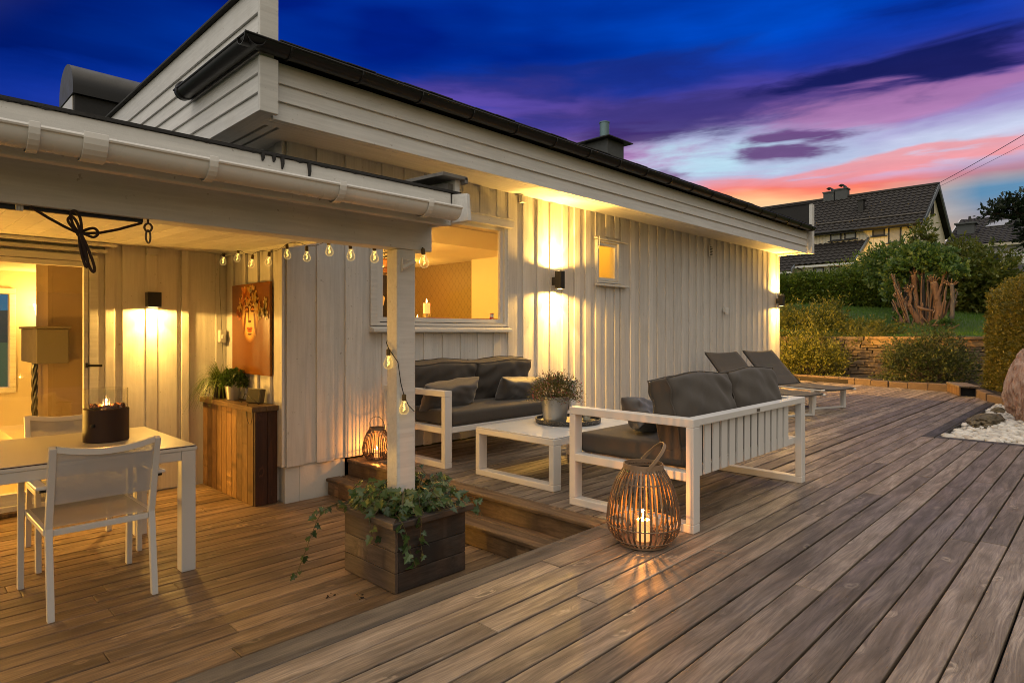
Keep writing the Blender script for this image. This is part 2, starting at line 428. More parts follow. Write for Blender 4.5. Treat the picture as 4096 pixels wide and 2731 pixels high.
WARM = (1.0, .54, .11); CANDLE = (1.0, .34, .055); ROOM = (1.0, .52, .085)
def point(name, loc, power, col=WARM, r=.03):
    l = bpy.data.lights.new(name, 'POINT'); l.energy = power; l.color = col; l.shadow_soft_size = r
    o = bpy.data.objects.new(name, l); COL.objects.link(o); o.location = loc; return o
def spot(name, loc, to, power, size, blend=.3, col=WARM, r=.02):
    l = bpy.data.lights.new(name, 'SPOT'); l.energy = power; l.color = col; l.spot_size = R(size); l.spot_blend = blend; l.shadow_soft_size = r
    o = bpy.data.objects.new(name, l); COL.objects.link(o); o.location = loc
    o.rotation_euler = (Vector(to) - Vector(loc)).to_track_quat('-Z', 'Y').to_euler(); return o
def arealight(name, loc, to, power, sx, sy, col=ROOM):
    l = bpy.data.lights.new(name, 'AREA'); l.shape = 'RECTANGLE'; l.size = sx; l.size_y = sy; l.energy = power; l.color = col
    o = bpy.data.objects.new(name, l); COL.objects.link(o); o.location = loc
    o.rotation_euler = (Vector(to) - Vector(loc)).to_track_quat('-Z', 'Y').to_euler(); return o

# ================================================================== materials
SIDE = painted_wood('white_siding', (.72, .70, .68))
TRIM = painted_wood('white_trim', (.74, .73, .71), 'X', .42, .18)
TRIMY = painted_wood('white_trim_across', (.76, .75, .74), 'Y', .45, .3)
ALU = plain('white_powder_coat', (.66, .65, .64), .34, 0, .03, 3, .03, 300)
PVC = plain('white_plastic_gutter', (.72, .71, .69), .28, 0, .08, 5, .03, 80)
DECKU = wood('weathered_deck', (.285, .218, .162), (.395, .318, .245), 'X', 1., True, .5, (.085, .06, .042))
DECKL = wood('brown_deck', (.32, .205, .115), (.42, .285, .17), 'X', 1., True, .45, (.11, .068, .038))
EDGE = wood('grooved_grey_board', (.23, .185, .145), (.28, .235, .19), 'X', 2.6, False, .7, (.05, .045, .04), .6)
STEPW = wood('step_wood', (.32, .19, .095), (.40, .25, .13), 'Y', 1., True, .6, (.07, .042, .022))
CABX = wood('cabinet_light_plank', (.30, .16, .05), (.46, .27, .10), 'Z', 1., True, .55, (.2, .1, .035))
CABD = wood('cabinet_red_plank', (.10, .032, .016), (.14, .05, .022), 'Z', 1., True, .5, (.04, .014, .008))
CABT = wood('cabinet_top_wood', (.30, .17, .06), (.36, .2, .08), 'Y', 1., True, .55, (.14, .07, .03))
PLX = wood('planter_shade_border_wood', (.085, .068, .058), (.12, .098, .083), 'X', 1.2, True, .62, (.02, .017, .015))  # front and back planter boards, shade put into colour; also dark bed border
PLY = wood('planter_lit_wood', (.22, .16, .12), (.27, .2, .15), 'Y', 1.2, True, .62, (.1, .065, .045))  # same planter boards, lighter: light from the left put into colour
BLK = plain('black_metal', (.012, .011, .011), .35, .3, .2, 8, .05, 90)
ROOF = plain('black_roof_felt', (.022, .021, .021), .8, 0, .35, 4, .5, 120)
ANTH = plain('anthracite_lamp', (.022, .02, .019), .45, .2, .1, 9, .05, 200)
CONC = plain('white_foundation', (.66, .65, .62), .7, 0, .1, 3, .35, 40)
DARK = plain('void_shade', (.006, .006, .006), .9)  # near-black fill, painted as the shade in gaps and hollows
SLATEG = plain('grey_render', (.085, .092, .098), .85, 0, .3, 6, .6, 50)
ZINC = plain('zinc', (.36, .36, .35), .42, .75, .22, 7, .1, 40)
GLASS = glassmat('window_glass', (1, 1, 1), .1)
GLASSC = glassmat('clear_glass', (.97, .97, .95), .25)
GLASSB = glassmat('bulb_glass', (.97, .92, .8), .3, .02, .42)
CUSH = fabric('taupe_cushion', (.068, .058, .050))
SATIN = fabric('dark_grey_pillow', (.06, .053, .05), 700, .5, .4)
SLING = fabric('dark_sling', (.062, .052, .047), 600, .75, .1)
MESHW = fabric('white_sling_mesh', (.5, .5, .52), 900, .7, .1, .17)
BAMB = wood('bamboo_slat', (.27, .165, .095), (.36, .23, .135), 'Z', 1.5, False, .5, (.05, .03, .02))
BAMBH = plain('bent_bamboo', (.24, .155, .095), .5, 0, .3, 12)
WAX = None
mt, t = material('candle_wax'); p = finish(t, (.9, .72, .5, 1), .5)
p.inputs['Emission Color'].default_value = (1, .42, .1, 1); p.inputs['Emission Strength'].default_value = 1.0
p.inputs['Subsurface Weight'].default_value = .3; WAX = mt
try: mt.cycles.emission_sampling = 'NONE'
except Exception: pass
mt, t = material('flame')          # a flame is glowing gas: it shines and lets light through
fe = t.n('ShaderNodeEmission', Color=(1, .60, .2, 1), Strength=5.); ft = t.n('ShaderNodeBsdfTransparent', Color=(1, 1, 1, 1))
t.link(t.n('ShaderNodeAddShader', _0=fe.outputs[0], _1=ft.outputs[0]).outputs[0], t.n('ShaderNodeOutputMaterial').inputs[0]); FLAME = mt
try: mt.cycles.emission_sampling = 'NONE'
except Exception: pass
FILA = emit('filament', (1, .66, .14), 5)
LAMPG = emit('lamp_lens', (1, .78, .36), 5)
SOIL = plain('soil', (.02, .014, .01), .95, 0, .4, 20, .8, 60)

# ================================================================== decks and ground
PITCH = .1245
def boards(mb, y0, y1, x0, x1, ztop, th=.026, pitch=PITCH, gap=.0085, clip=None, lens=(3.0, 4.6), seed=1):
    rnd = random.Random(seed); yy = y1
    while yy - pitch > y0 - 1e-6:
        a, b = yy - pitch + gap, yy
        xa, xb = clip((a + b) / 2) if clip else (x0, x1)
        xs = xa; xc = xa + rnd.uniform(.6, lens[1])
        while xs < xb - .02:
            xe = min(xc, xb)
            if xb - xe < .35: xe = xb
            dz = rnd.uniform(-.0016, .0016); dy = rnd.uniform(-.0009, .0009)
            mb.box(xs + .0012, xe - .0012, a + dy, b + dy, ztop - th + dz, ztop + dz)
            xs = xe; xc = xs + rnd.uniform(*lens)
        yy -= pitch
def xend(y):        # the kerb at the far end
    return 14.15 + max(0, y - 2.2) * .36 if y > 1.56 else 12.6
mb = MB()
boards(mb, -3.2, 2.035 - 4 * PITCH, -2.5, 7.90, 0, seed=3)                     # y < pebble bed
boards(mb, 2.035 - 4 * PITCH, 2.035, -2.5, 7.90, 0, seed=4, clip=lambda y: (-2.5, xend(y) - max(0, 1.95 - y) * 3.2))
boards(mb, 2.035, 4.915, 3.065, 14, 0, seed=5, clip=lambda y: (3.066 if y > 2.03 else -2.5, xend(y)))
boards(mb, 4.915, 7.6, 12.8, 14, 0, seed=6, clip=lambda y: (12.8, xend(y)))
upper = obj('upper_deck', mb, DECKU, bevel=.004); tag(upper, kind='structure')
eb = MB(); eb.box(-2.5, 3.062, 2.036, 2.172, -.028, .001)
o = obj('deck_border', eb, EDGE, bevel=.006); tag(o, kind='structure')
eb = MB(); eb.box(7.907, 8.03, -3.2, 1.422, -.03, .0015); eb.box(7.907, 12.55, 1.43, 1.545, -.03, .002)
eb.box(8.0, 12.5, 1.405, 1.429, -.13, -.004); eb.box(8.031, 8.05, -3.2, 1.40, -.13, -.006)
o = obj('pebble_bed_border', eb, PLX, bevel=.004); tag(o, kind='structure')
mb = MB()
boards(mb, 2.2, 6.12, -6, 2.72, LZ, pitch=.1215, seed=11, lens=(2.4, 4.4), clip=lambda y: (-6, 2.757 if y < 4.94 else 2.36))
lower = obj('lower_deck', mb, DECKL, bevel=.004); tag(lower, kind='structure')
mb = MB(); mb.box(-2.5, 2.93, 2.176, 2.20, LZ - .05, -.03)
mb.box(-6.2, 3.0, 2.1, 6.3, LZ - .2, LZ - .045); mb.box(-2.6, 14, -3.3, 2.1, -.4, -.05); mb.box(3.05, 12.6, 2.0, 4.9, -.4, -.05); mb.box(12.6, 15.8, 1.6, 7.6, -.4, -.05)
o = obj('deck_underside_shade', mb, DARK); tag(o, kind='structure')  # dark blocks below the boards: shade in the gaps put into colour

# two wooden steps between the decks (boards run across)
st = thing('wooden_steps', 'two brown wooden steps rising from the lower deck beside the ivy planter', 'steps', (2.8, 3.5, LZ))
mb = MB(); mb.box(2.922, 3.064, 2.178, 4.91, -.028, .001)
obj('tread', mb, STEPW, st, bevel=.008)
mb = MB(); mb.box(2.735, 2.868, 2.21, 4.935, -.1705, -.1425); mb.box(2.874, 2.962, 2.21, 4.92, -.1705, -.1435)
obj('tread', mb, STEPW, st, bevel=.007)
mb = MB(); mb.box(2.945, 2.968, 2.21, 4.92, -.1425, -.029); obj('riser', mb, STEPW, st)
mb = MB(); mb.box(2.752, 2.775, 2.21, 4.925, LZ + .002, -.171); obj('riser', mb, STEPW, st)

def th(xx, yy):
    if xx < 16.95: return -.42
    dpt = xx * FW[0] + yy * FW[1]
    return 1.02 + min(3.4, max(0, dpt - 15.4) * .135) + .04 * math.sin(xx * 1.3) * math.sin(yy * 1.7)
def gsheet():
    xs = [-300, -60, -10] + list(np.arange(0, 16.9, 1.2)) + [16.9, 16.97] + list(np.arange(17.4, 60, .9)) + [70, 90, 140, 300]
    ys = [-300, -120, -60] + list(np.arange(-40, 60, 1.1)) + [75, 110, 300]
    V = np.array([(a, b, th(a, b)) for a in xs for b in ys]); n = len(ys)
    Q = np.array([(i * n + j, (i + 1) * n + j, (i + 1) * n + j + 1, i * n + j + 1) for i in range(len(xs) - 1) for j in range(n - 1)])
    return V, Q
mt, t = material('lawn_soil'); co = t.n('ShaderNodeTexCoord').outputs['Object']
n1 = t.noise(co, .9, 4, .6); n2 = t.noise(co, 30., 3, .6)
finish(t, t.mix(n2, t.mix(n1, (.03, .075, .008, 1), (.06, .11, .014, 1)), (.02, .045, .006, 1)), .9, 0, n2, .6, .03)
V, Q = gsheet(); o = fast_mesh('ground', V, Q, mt, smooth=True); tag(o, kind='structure')
# ================================================================== the white house
H = thing('house', 'white timber house with lit windows and porch, deep fascia and black gutter beside the deck', 'house', (7.5, 7.5, 0))
YW = 4.93
def battens(mb, xs, plane, z0, z1, wd=.115, th=.02, face='Y'):
    for a in xs:
        zz0 = z0 + random.uniform(-.006, .006)
        if face == 'Y': mb.box(a, a + wd, plane - th, plane - .0005, zz0, z1)
        else: mb.box(plane - th, plane - .0005, a, a + wd, zz0, z1)
def pieces(mb, u0, u1, z0, z1, holes, plane, th=.12, face='Y'):
    """wall sheet with rectangular openings, cut into butting blocks"""
    us = sorted({u0, u1, *[h[0] for h in holes], *[h[1] for h in holes]})
    for a, b in zip(us, us[1:]):
        m_ = (a + b) / 2; zs = [(z0, z1)]
        for h in holes:
            if h[0] < m_ < h[1]: zs = [(z0, h[2]), (h[3], z1)]
        for (c, d_) in zs:
            if d_ - c > .001:
                if face == 'Y': mb.box(a, b, plane, plane + th, c, d_)
                else: mb.box(plane, plane + th, a, b, c, d_)
# --- walls -----------------------------------------------------------
WIN = (3.24, 4.94, 1.185, 2.33); SWIN = (6.60, 7.10, 1.78, 2.34)
mb = MB(); pieces(mb, 2.35, 12.71, .012, 2.76, [WIN, SWIN], YW)
bx = [2.353, 2.63, 2.905, 3.125]
battens(mb, [2.37, 2.64], YW, .01, 2.72, .16, .018)
battens(mb, [2.915], YW, .01, 2.72, .17, .018)
zb = .012
for a in (3.30, 3.545, 3.785, 4.025, 4.265, 4.505, 4.74): battens(mb, [a], YW, zb, 1.12, .10, .018)
for a in (3.3, 3.55, 3.8, 4.05, 4.30, 4.54, 4.79): battens(mb, [a], YW, 2.40, 2.72, .12, .018)
mb.box(4.962, 5.10, YW - .022, YW - .0005, zb, 2.74)
xs = [5.205, 5.45, 5.68, 5.91, 6.15, 6.375]
battens(mb, xs, YW, zb, 2.72, .105, .024)
for a in (6.593, 6.819, 7.02): battens(mb, [a], YW, zb, 1.74, .10, .024); battens(mb, [a], YW, 2.40, 2.72, .10, .024)
xs = [7.16 + .2385 * i for i in range(23)]
battens(mb, xs[:22], YW, zb, 2.72, .105, .024)
mb.box(12.58, 12.715, YW - .027, YW - .0005, zb, 2.70)
mb.box(12.71, 12.735, YW - .02, 11, -.3, 2.9)                          # far end of the house
mb.box(2.35, 12.71, 11.0, 11.1, -.3, 3.1)
obj('wall', mb, SIDE, H, bevel=.003)
# alcove side wall (with the picture) and alcove back wall
mb = MB(); mb.box(2.35, 2.47, 5.051, 6.14, LZ, 2.76); mb.box(2.35, 2.47, 6.14, 11, -.4, 3.1)
battens(mb, [5.132, 5.381, 5.635, 5.92], 2.35, LZ + .02, 1.87, .062, .022, 'X')
mb.box(2.328, 2.3495, 4.913, 5.06, .012, 2.74)
mb.box(2.35, 2.4705, 4.931, 5.05, .012, 2.74)
DOOR = (-3.2, 1.30, -.17, 1.76)
mb2 = mb; pieces(mb, -6, 2.35, LZ - .05, 2.1, [DOOR], 6.14)
obj('wall', mb, SIDE, H, bevel=.003)
mb = MB()
for a, b, th_ in ((1.352, 1.425, .03), (1.479, 1.913, .03), (1.951, 2.014, .03), (2.255, 2.345, .022)): mb.box(a, b, 6.14 - th_, 6.1395, LZ + .01, 1.87)
mb.box(1.655, 1.745, 6.088, 6.1095, LZ + .01, 1.87)
obj('wall_batten', mb, SIDE, H, bevel=.004)
mb = MB(); mb.box(2.372, 2.5, 4.948, 6.1, LZ - .1, .0115); mb.box(2.5, 2.93, 4.948, 5.02, LZ - .1, .0115)
mb.box(-6, 2.37, 6.141, 6.2, LZ - .1, LZ + .03)
obj('foundation', mb, CONC, H, bevel=.006)

# --- big window ------------------------------------------------------
def window(name, x0, x1, z0, z1, fw, yp, sash=.045, sillx=.08, head=None):
    f = MB(); dep = .07
    f.box(x0, x1, yp - .012, yp + dep, z0, z0 + fw); f.box(x0, x1, yp - .012, yp + dep, z1 - fw, z1)
    f.box(x0, x0 + fw, yp - .0125, yp + dep, z0 + fw, z1 - fw); f.box(x1 - fw, x1, yp - .0125, yp + dep, z0 + fw, z1 - fw)
    a, b, c, e = x0 + fw + .008, x1 - fw - .008, z0 + fw + .008, z1 - fw - .008
    fr = obj(name, f, ALU, H, bevel=.003)
    g = MB(); s = sash; y0, y1 = yp + .012, yp + .055
    g.box(a, b, y0, y1, c, c + s); g.box(a, b, y0, y1, e - s, e); g.box(a, a + s, y0 + .001, y1, c + s, e - s); g.box(b - s, b, y0 + .001, y1, c + s, e - s)
    obj('sash', g, ALU, fr, bevel=.003)
    p_ = MB(); p_.box(a + s - .005, b - s + .005, yp + .030, yp + .036, c + s - .005, e - s + .005); obj('pane', p_, GLASS, fr)
    k = MB(); k.box(a - .004, b + .004, yp + .056, yp + .068, c - .006, c + .004); obj('gasket', k, BLK, fr)
    return fr
wf = window('window', *WIN, .03, YW - .012, .042)
mb = MB(); mb.prism([(YW - .085, 1.125), (YW - .0005, 1.125), (YW - .0005, 1.184), (YW - .085, 1.155)], 'X', 3.165, 4.965); obj('sill', mb, TRIM, wf, bevel=.003)
mb = MB(); mb.box(3.16, 4.998, YW - .085, YW - .026, 2.285, 2.365); mb.prism([(YW - .1, 2.366), (YW - .0255, 2.366), (YW - .0255, 2.40)], 'X', 3.15, 5.0)
obj('header', mb, TRIM, wf, bevel=.003)
for q_ in ((3.17, 3.239), (4.941, 4.9615)): mb = MB(); mb.box(*q_, YW - .03, YW - .0005, 1.185, 2.284); obj('casing', mb, TRIM, wf, bevel=.003)
ws = window('window', *SWIN, .022, YW - .03, .04)
mb = MB(); mb.prism([(YW - .09, 1.735), (YW - .0255, 1.735), (YW - .0255, 1.775), (YW - .09, 1.757)], 'X', 6.56, 7.28); obj('sill', mb, TRIM, ws, bevel=.003)
mb = MB(); mb.prism([(YW - .075, 2.345), (YW - .0255, 2.345), (YW - .0255, 2.372), (YW - .075, 2.36)], 'X', 6.555, 7.275); obj('header', mb, TRIM, ws, bevel=.002)
mb = MB(); mb.box(7.105, 7.16, YW - .035, YW - .0005, 1.785, 2.34); obj('casing', mb, TRIM, ws, bevel=.003)
# --- soffit, fascia, gutter, parapets, roof, chimneys -----------------
mb = MB(); FY = 4.345
mb.box(1.99, 12.60, 4.62, YW + .1, 2.715, 2.74); 
for a, b in ((4.36, 4.452), (4.462, 4.512), (4.522, 4.619)): mb.box(1.99, 12.60, a, b, 2.684 + .02 * (a - 4.36), 2.715)
mb.box(1.99, 2.06, 4.62, 9.0, 2.69, 2.712); mb.box(2.085, 2.15, 4.62, 9, 2.69, 2.712); mb.box(2.175, 2.3495, 4.62, 9, 2.69, 2.712)
mb.box(2.351, 12.60, 4.62, 4.925, 2.694, 2.7145)
obj('soffit', mb, TRIM, H, bevel=.003)
mb = MB(); zf = [2.645, 2.785, 2.915, 3.07]
for i, (a, b) in enumerate(zip(zf, zf[1:])): mb.prism([(FY - .018 + .000, a), (FY, a), (FY + .02, a), (FY + .02, b - .001), (FY + .004, b - .001)], 'X', 1.985, 12.605)
obj('fascia', mb, TRIM, H, bevel=.002)
mb = MB()
def hprofile(zs, xo):
    for i, (a, b) in enumerate(zip(zs, zs[1:])):
        mb.prism([(xo - .02, a), (xo + .05, a), (xo + .05, b), (xo - .002, b)], 'Y', 4.30, 11.5)
hprofile([2.665, 2.80, 2.935, 3.075, 3.215, 3.355, 3.575], 1.885)
mb.box(1.93, 1.983, 4.30, 11.5, 2.665, 3.575)
pa1 = obj('parapet', mb, TRIMY, H, bevel=.003)
mb = MB(); mb.box(12.612, 12.70, 4.30, 11.5, 2.655, 3.575); pa2 = obj('parapet', mb, TRIMY, H, bevel=.003)
for q_, pp in (((1.862, 1.996, 4.262, 4.299, 2.66, 3.045), pa1), ((1.862, 1.996, 4.262, 4.299, 3.15, 3.585), pa1), ((12.60, 12.715, 4.24, 4.299, 2.64, 3.6), pa2)):
    mb = MB(); mb.box(*q_); obj('corner_board', mb, TRIM, pp, bevel=.004)
mb = MB(); mb.box(1.845, 2.02, 4.255, 11.5, 3.578, 3.60); obj('flashing', mb, ROOF, pa1, bevel=.003)
mb = MB(); mb.box(12.585, 12.73, 4.235, 11.5, 3.602, 3.622); mb.box(12.602, 12.611, 4.302, 11.4, 3.10, 3.60); obj('flashing', mb, ROOF, pa2, bevel=.003)
mb = MB(); mb.prism([(4.24, 3.145), (4.24, 3.178), (11.2, 3.46), (11.2, 3.40)], 'X', 1.99, 12.60)
for i in range(40):
    a = 2.0 + i * .265; mb.box(a, a + .26, 4.235, 4.29, 3.176 + (i % 3) * .003, 3.187 + (i % 3) * .003)
obj('roof', mb, ROOF, H, bevel=.002)
def gutter_mesh(x0, x1, yc, zc, r, seg=10, axis='X'):
    g = MB(); n = seg
    outer = [(math.cos(math.pi + math.pi * k / n) * r, math.sin(math.pi + math.pi * k / n) * r) for k in range(n + 1)]
    inner = [(a * .93, b * .93) for a, b in outer[::-1]]
    lip = [(-r - .006, .004), (-r - .012, -.006)]
    prof = outer + [(r * .93, 0)] + inner[1:]
    if axis == 'X': g.prism([(yc + a, zc + b) for a, b in prof], 'X', x0, x1); g.tube([(x0, yc - r, zc), (x1, yc - r, zc)], .0085, 8)
    else: g.prism([(yc + a, zc + b) for a, b in prof], 'Y', x0, x1); g.tube([(yc - r, x0, zc), (yc - r, x1, zc)], .0085, 8)
    return g
gm = gutter_mesh(1.72, 12.58, 4.235, 3.128, .068)
g0 = obj('gutter', gm, BLK, H, smooth='auto')
for i in range(19):
    a = 2.05 + i * .577; mb = MB()
    mb.tube([(a, 4.235 + math.cos(math.pi + math.pi * k / 8) * .073, 3.128 + math.sin(math.pi + math.pi * k / 8) * .073) for k in range(9)], .008, 6); obj('bracket', mb, BLK, g0)
gm = gutter_mesh(4.17, 5.62, 1.80, 3.128, .068, axis='Y')
gm.lathe([(.07, 0), (.076, .01), (.076, .04), (.07, .05)], (0, 0, 0), 20, Matrix.Translation((1.80, 5.585, 3.128)) @ Matrix.Rotation(R(90), 4, 'X'))
obj('gutter', gm, BLK, H, smooth='auto')
# chimney with cap and flue
mb = MB(); mb.box(9.07, 9.58, 6.5, 7.0, 3.1, 4.57); ch = obj('chimney', mb, SLATEG, H, bevel=.01)
mb = MB(); mb.prism([(6.385, 4.575), (7.115, 4.575), (6.75, 4.70)], 'X', 8.95, 9.70); mb.v = [(9.325 + (a - 9.325) * (1 if c < 4.6 else .25), b, c) for a, b, c in mb.v]
mb.box(8.945, 9.705, 6.38, 7.12, 4.562, 4.578); obj('cap', mb, BLK, ch)
mb = MB(); mb.lathe([(.088, 4.62), (.088, 4.93), (.096, 4.935), (.096, 4.955), (.08, 4.955), (.08, 4.9)], (9.31, 6.74, 0), 24); obj('flue', mb, plain('flue_steel', (.13, .21, .24), .4, .5), ch, smooth='auto')
# big chimney under a barrel hood
mb = MB(); mb.box(2.02, 4.2, 10.85, 11.68, 3.0, 4.58); ch2 = obj('chimney', mb, plain('dark_render', (.02, .02, .021), .8, 0, .3, 6, .5, 50), H, bevel=.01)
mb = MB(); mb.box(2.0, 2.016, 10.9, 11.62, 3.0, 4.56); obj('chimney_end', mb, ALU, ch2)
mb = MB(); n = 20; arc = [(11.265 + math.cos(math.pi * k / n) * .47, 4.70 + math.sin(math.pi * k / n) * .40) for k in range(n + 1)]
mb.prism(arc + [(10.795, 4.58), (11.735, 4.58)][::1], 'X', 1.99, 4.3); obj('hood', mb, plain('hood_metal', (.016, .016, .017), .38, .3), ch2, smooth='auto')
# --- small things on the wall -------------------------------------------
mb = MB(); mb.box(9.70, 9.85, YW - .04, YW - .026, 2.39, 2.57)
vent = obj('vent', mb, TRIM, H, bevel=.003)
mb = MB()
for i in range(6): mb.box(9.715, 9.80, YW - .047, YW - .041, 2.408 + i * .026, 2.420 + i * .026)
obj('louvre', mb, BLK, vent)
# --- porch roof ----------------------------------------------------------
mb = MB(); mb.box(-6, 2.335, 2.955, 3.075, 1.603, 1.80); obj('beam', mb, TRIM, H, bevel=.004)
mb = MB(); pz = 1.604
q = .03
def octa(x0, x1, y0, y1, c): return [(x0 + c, y0), (x1 - c, y0), (x1, y0 + c), (x1, y1 - c), (x1 - c, y1), (x0 + c, y1), (x0, y1 - c), (x0, y0 + c)]
mb.prism(octa(2.098, 2.228, 2.966, 3.086, .012), 'Z', LZ + .1, 1.601); obj('post', mb, TRIM, H, bevel=.002)
mb = MB()
for i in range(30):
    a = -.9 + i * .11
    mb.prism([(3.076, 1.778), (6.135, 1.868), (6.135, 1.888), (3.076, 1.798)], 'X', a - .001, a + .1065)
mb.prism([(2.75, 1.772), (2.954, 1.772), (2.954, 1.79), (2.75, 1.79)], 'X', -6, 2.30)
mb.prism([(3.076, 1.778), (6.135, 1.868), (6.135, 1.888), (3.076, 1.798)], 'X', -6, -.902)
obj('porch_ceiling', mb, TRIM, H, bevel=.0015)
mb = MB(); mb.box(-6, 2.27, 2.70, 2.748, 1.722, 1.905); obj('porch_fascia', mb, TRIM, H, bevel=.004)
mb = MB(); mb.prism([(2.69, 1.907), (2.69, 1.919), (6.2, 2.03), (11, 2.2), (11, 2.1), (6.2, 1.96)], 'X', -6, 2.34)
rnd = random.Random(5)
for i in range(60): mb.blob((rnd.uniform(-.5, 2.2), 2.698, 1.909), rnd.uniform(.006, .014), 1, .2, (2.2, .6, .7), i)
for xx, dz in ((1.28, .05), (1.24, .026), (1.41, .075), (1.19, .03)): mb.tube([(xx, 2.6985, 1.915), (xx + .003, 2.697, 1.905 - dz * .5), (xx, 2.6975, 1.905 - dz)], [.012, .009, .004], 6)
obj('porch_roof', mb, ROOF, H)
gm = gutter_mesh(-6, 2.235, 2.628, 1.80, .064, 14)
for i in range(7): gm.blob((2.237, 2.628, 1.775), .001, 1)
gg = obj('porch_gutter', gm, PVC, H, smooth='auto')
for a, wd in ((.367, .032), (.54, .075), (.935, .034), (1.507, .034), (2.02, .034), (-.25, .034)):
    mb = MB(); pr = [(2.628 + math.cos(math.pi * .93 + math.pi * 1.07 * k / 12) * .074, 1.80 + math.sin(math.pi * .93 + math.pi * 1.07 * k / 12) * .074) for k in range(13)]
    pi_ = [(2.628 + (p_[0] - 2.628) * .95, 1.80 + (p_[1] - 1.80) * .95) for p_ in pr[::-1]]
    mb.prism(pr + pi_, 'X', a - wd / 2, a + wd / 2); obj('bracket', mb, PVC, gg, bevel=.003)
mb = MB(); mb.prism([(2.56, 1.735), (2.7, 1.735), (2.7, 1.90), (2.575, 1.885)], 'X', 2.275, 2.30)
mb.prism([(2.702, 1.74), (11, 2.0), (11, 2.28), (2.702, 1.99)], 'X', 2.305, 2.338); obj('barge_board', mb, TRIM, H, bevel=.003)
mb = MB(); mb.prism([(2.66, 1.985), (2.66, 2.005), (4.9, 2.085), (4.9, 2.065)], 'X', 2.18, 2.36); mb.box(2.34, 2.362, 2.66, 2.70, 1.965, 2.0)
mb.prism([(2.72, 1.915), (3.4, 1.94), (3.4, 1.985), (2.72, 1.965)], 'X', 2.262, 2.3)
obj('barge_flashing', mb, plain('old_flashing', (.16, .15, .14), .7, .2, .5, 14, .5, 40), H, bevel=.002)
mb = MB(); mb.tube([(2.118, 2.945, 1.49), (2.172, 2.905, 1.533)], .014, 12, cap=False); mb.tube([(2.118, 2.945, 1.49), (2.172, 2.905, 1.533)], .011, 12, cap=False)
mb.box(2.117, 2.123, 2.95, 2.967, 1.47, 1.55); mb.tube([(2.12, 2.955, 1.545), (2.15, 2.93, 1.535)], .004, 6); obj('flag_holder', mb, TRIM, H, smooth='auto')
# --- patio door -----------------------------------------------------------
mb = MB()
fr = [(1.236, 1.30, 6.09, 6.2, LZ + .02, 1.76), (-3.2, 1.2355, 6.09, 6.2, 1.705, 1.76), (-3.2, 1.2355, 6.07, 6.2, LZ + .001, -.21)]
for q_ in fr: mb.box(*q_)
pd = obj('patio_door', mb, TRIM, H, bevel=.004)
mb = MB(); mb.box(-3.2, 1.30, 6.03, 6.088, LZ + .002, -.25); obj('threshold', mb, STEPW, pd, bevel=.006)
mb = MB(); mb.box(1.20, 1.233, 6.10, 6.15, -.208, 1.703); mb.box(-3.0, 1.1995, 6.10, 6.15, 1.66, 1.703); mb.box(-3.0, 1.1995, 6.10, 6.15, -.208, -.12); mb.box(-.62, -.52, 6.10, 6.15, -.119, 1.659)
obj('door_leaf', mb, TRIM, pd, bevel=.004)
mb = MB(); mb.box(-2.9, 1.205, 6.12, 6.126, -.12, 1.66); obj('pane', mb, GLASS, pd)
mb = MB(); mb.box(1.208, 1.222, 6.075, 6.10, .83, .87); mb.tube([(1.215, 6.062, .85), (1.32, 6.062, .846)], .011, 10); mb.tube([(1.215, 6.09, .85), (1.215, 6.06, .85)], .011, 10); obj('handle', mb, BLK, pd, smooth='auto')
mb = MB(); mb.box(-3, 1.36, 6.06, 6.139, 1.78, 1.81); mb.box(-3, 1.42, 6.0, 6.10, 1.835, 1.86); obj('blind_box', mb, TRIM, pd, bevel=.004)
mb = MB(); mb.box(1.655, 1.745, 6.06, 6.11, 1.80, 1.862); obj('junction_box', mb, ALU, H, bevel=.006)
mb = MB(); mb.box(5.13, 5.20, YW - .07, YW - .024, 2.60, 2.68); obj('junction_box', mb, ALU, H, bevel=.006)
mb = MB(); mb.tube([(6.575, YW - .03, 2.70), (6.567, YW - .03, 2.55), (6.568, YW - .03, 2.38)], .007, 6); mb.tube([(6.568, YW - .1, 2.37), (6.56, YW - .1, 2.25), (6.545, YW - .06, 2.15)], .006, 6); obj('cable', mb, ALU, H)

# --- rooms behind the glass -------------------------------------------------
CREAM = plain('cream_wall', (.60, .53, .40), .7, 0, .05, 2)
CEIL = plain('room_ceiling', (.76, .72, .62), .7, 0, .04, 2)
mt, t = material('trellis_wallpaper'); co = t.n('ShaderNodeTexCoord').outputs['Object']; s3 = t.n('ShaderNodeSeparateXYZ', Vector=co)
u_ = t.m('MULTIPLY', s3.outputs[1], 6.0); v_ = t.m('MULTIPLY', s3.outputs[2], 5.2)
wv = t.m('MULTIPLY', t.m('SINE', t.m('MULTIPLY', v_, 12.566)), .06)
l1 = t.m('ABSOLUTE', t.m('SUBTRACT', t.m('FRACT', t.m('ADD', t.m('ADD', u_, v_), wv)), .5))
l2 = t.m('ABSOLUTE', t.m('SUBTRACT', t.m('FRACT', t.m('SUBTRACT', t.m('SUBTRACT', u_, v_), wv)), .5))
ln = t.m('MINIMUM', l1, l2); dot = t.m('MAXIMUM', l1, l2)
wc = t.mix(t.rng(ln, .0, .05, .75, 0), (.20, .145, .055, 1), (.085, .058, .02, 1))
wc = t.mix(t.rng(dot, .0, .11, .8, 0), wc, (.06, .04, .014, 1)); finish(t, wc, .6); PAPER = mt
mb = MB(); mb.box(2.48, 12.7, 5.06, 10.98, .2, .3); obj('room_floor', mb, plain('room_floor', (.25, .16, .08), .4), H)
mb = MB(); mb.box(2.48, 12.7, 5.055, 10.98, 2.69, 2.71); mb.box(5.2, 7.5, 7.05, 10.6, 2.41, 2.68); obj('room_ceiling', mb, CEIL, H)
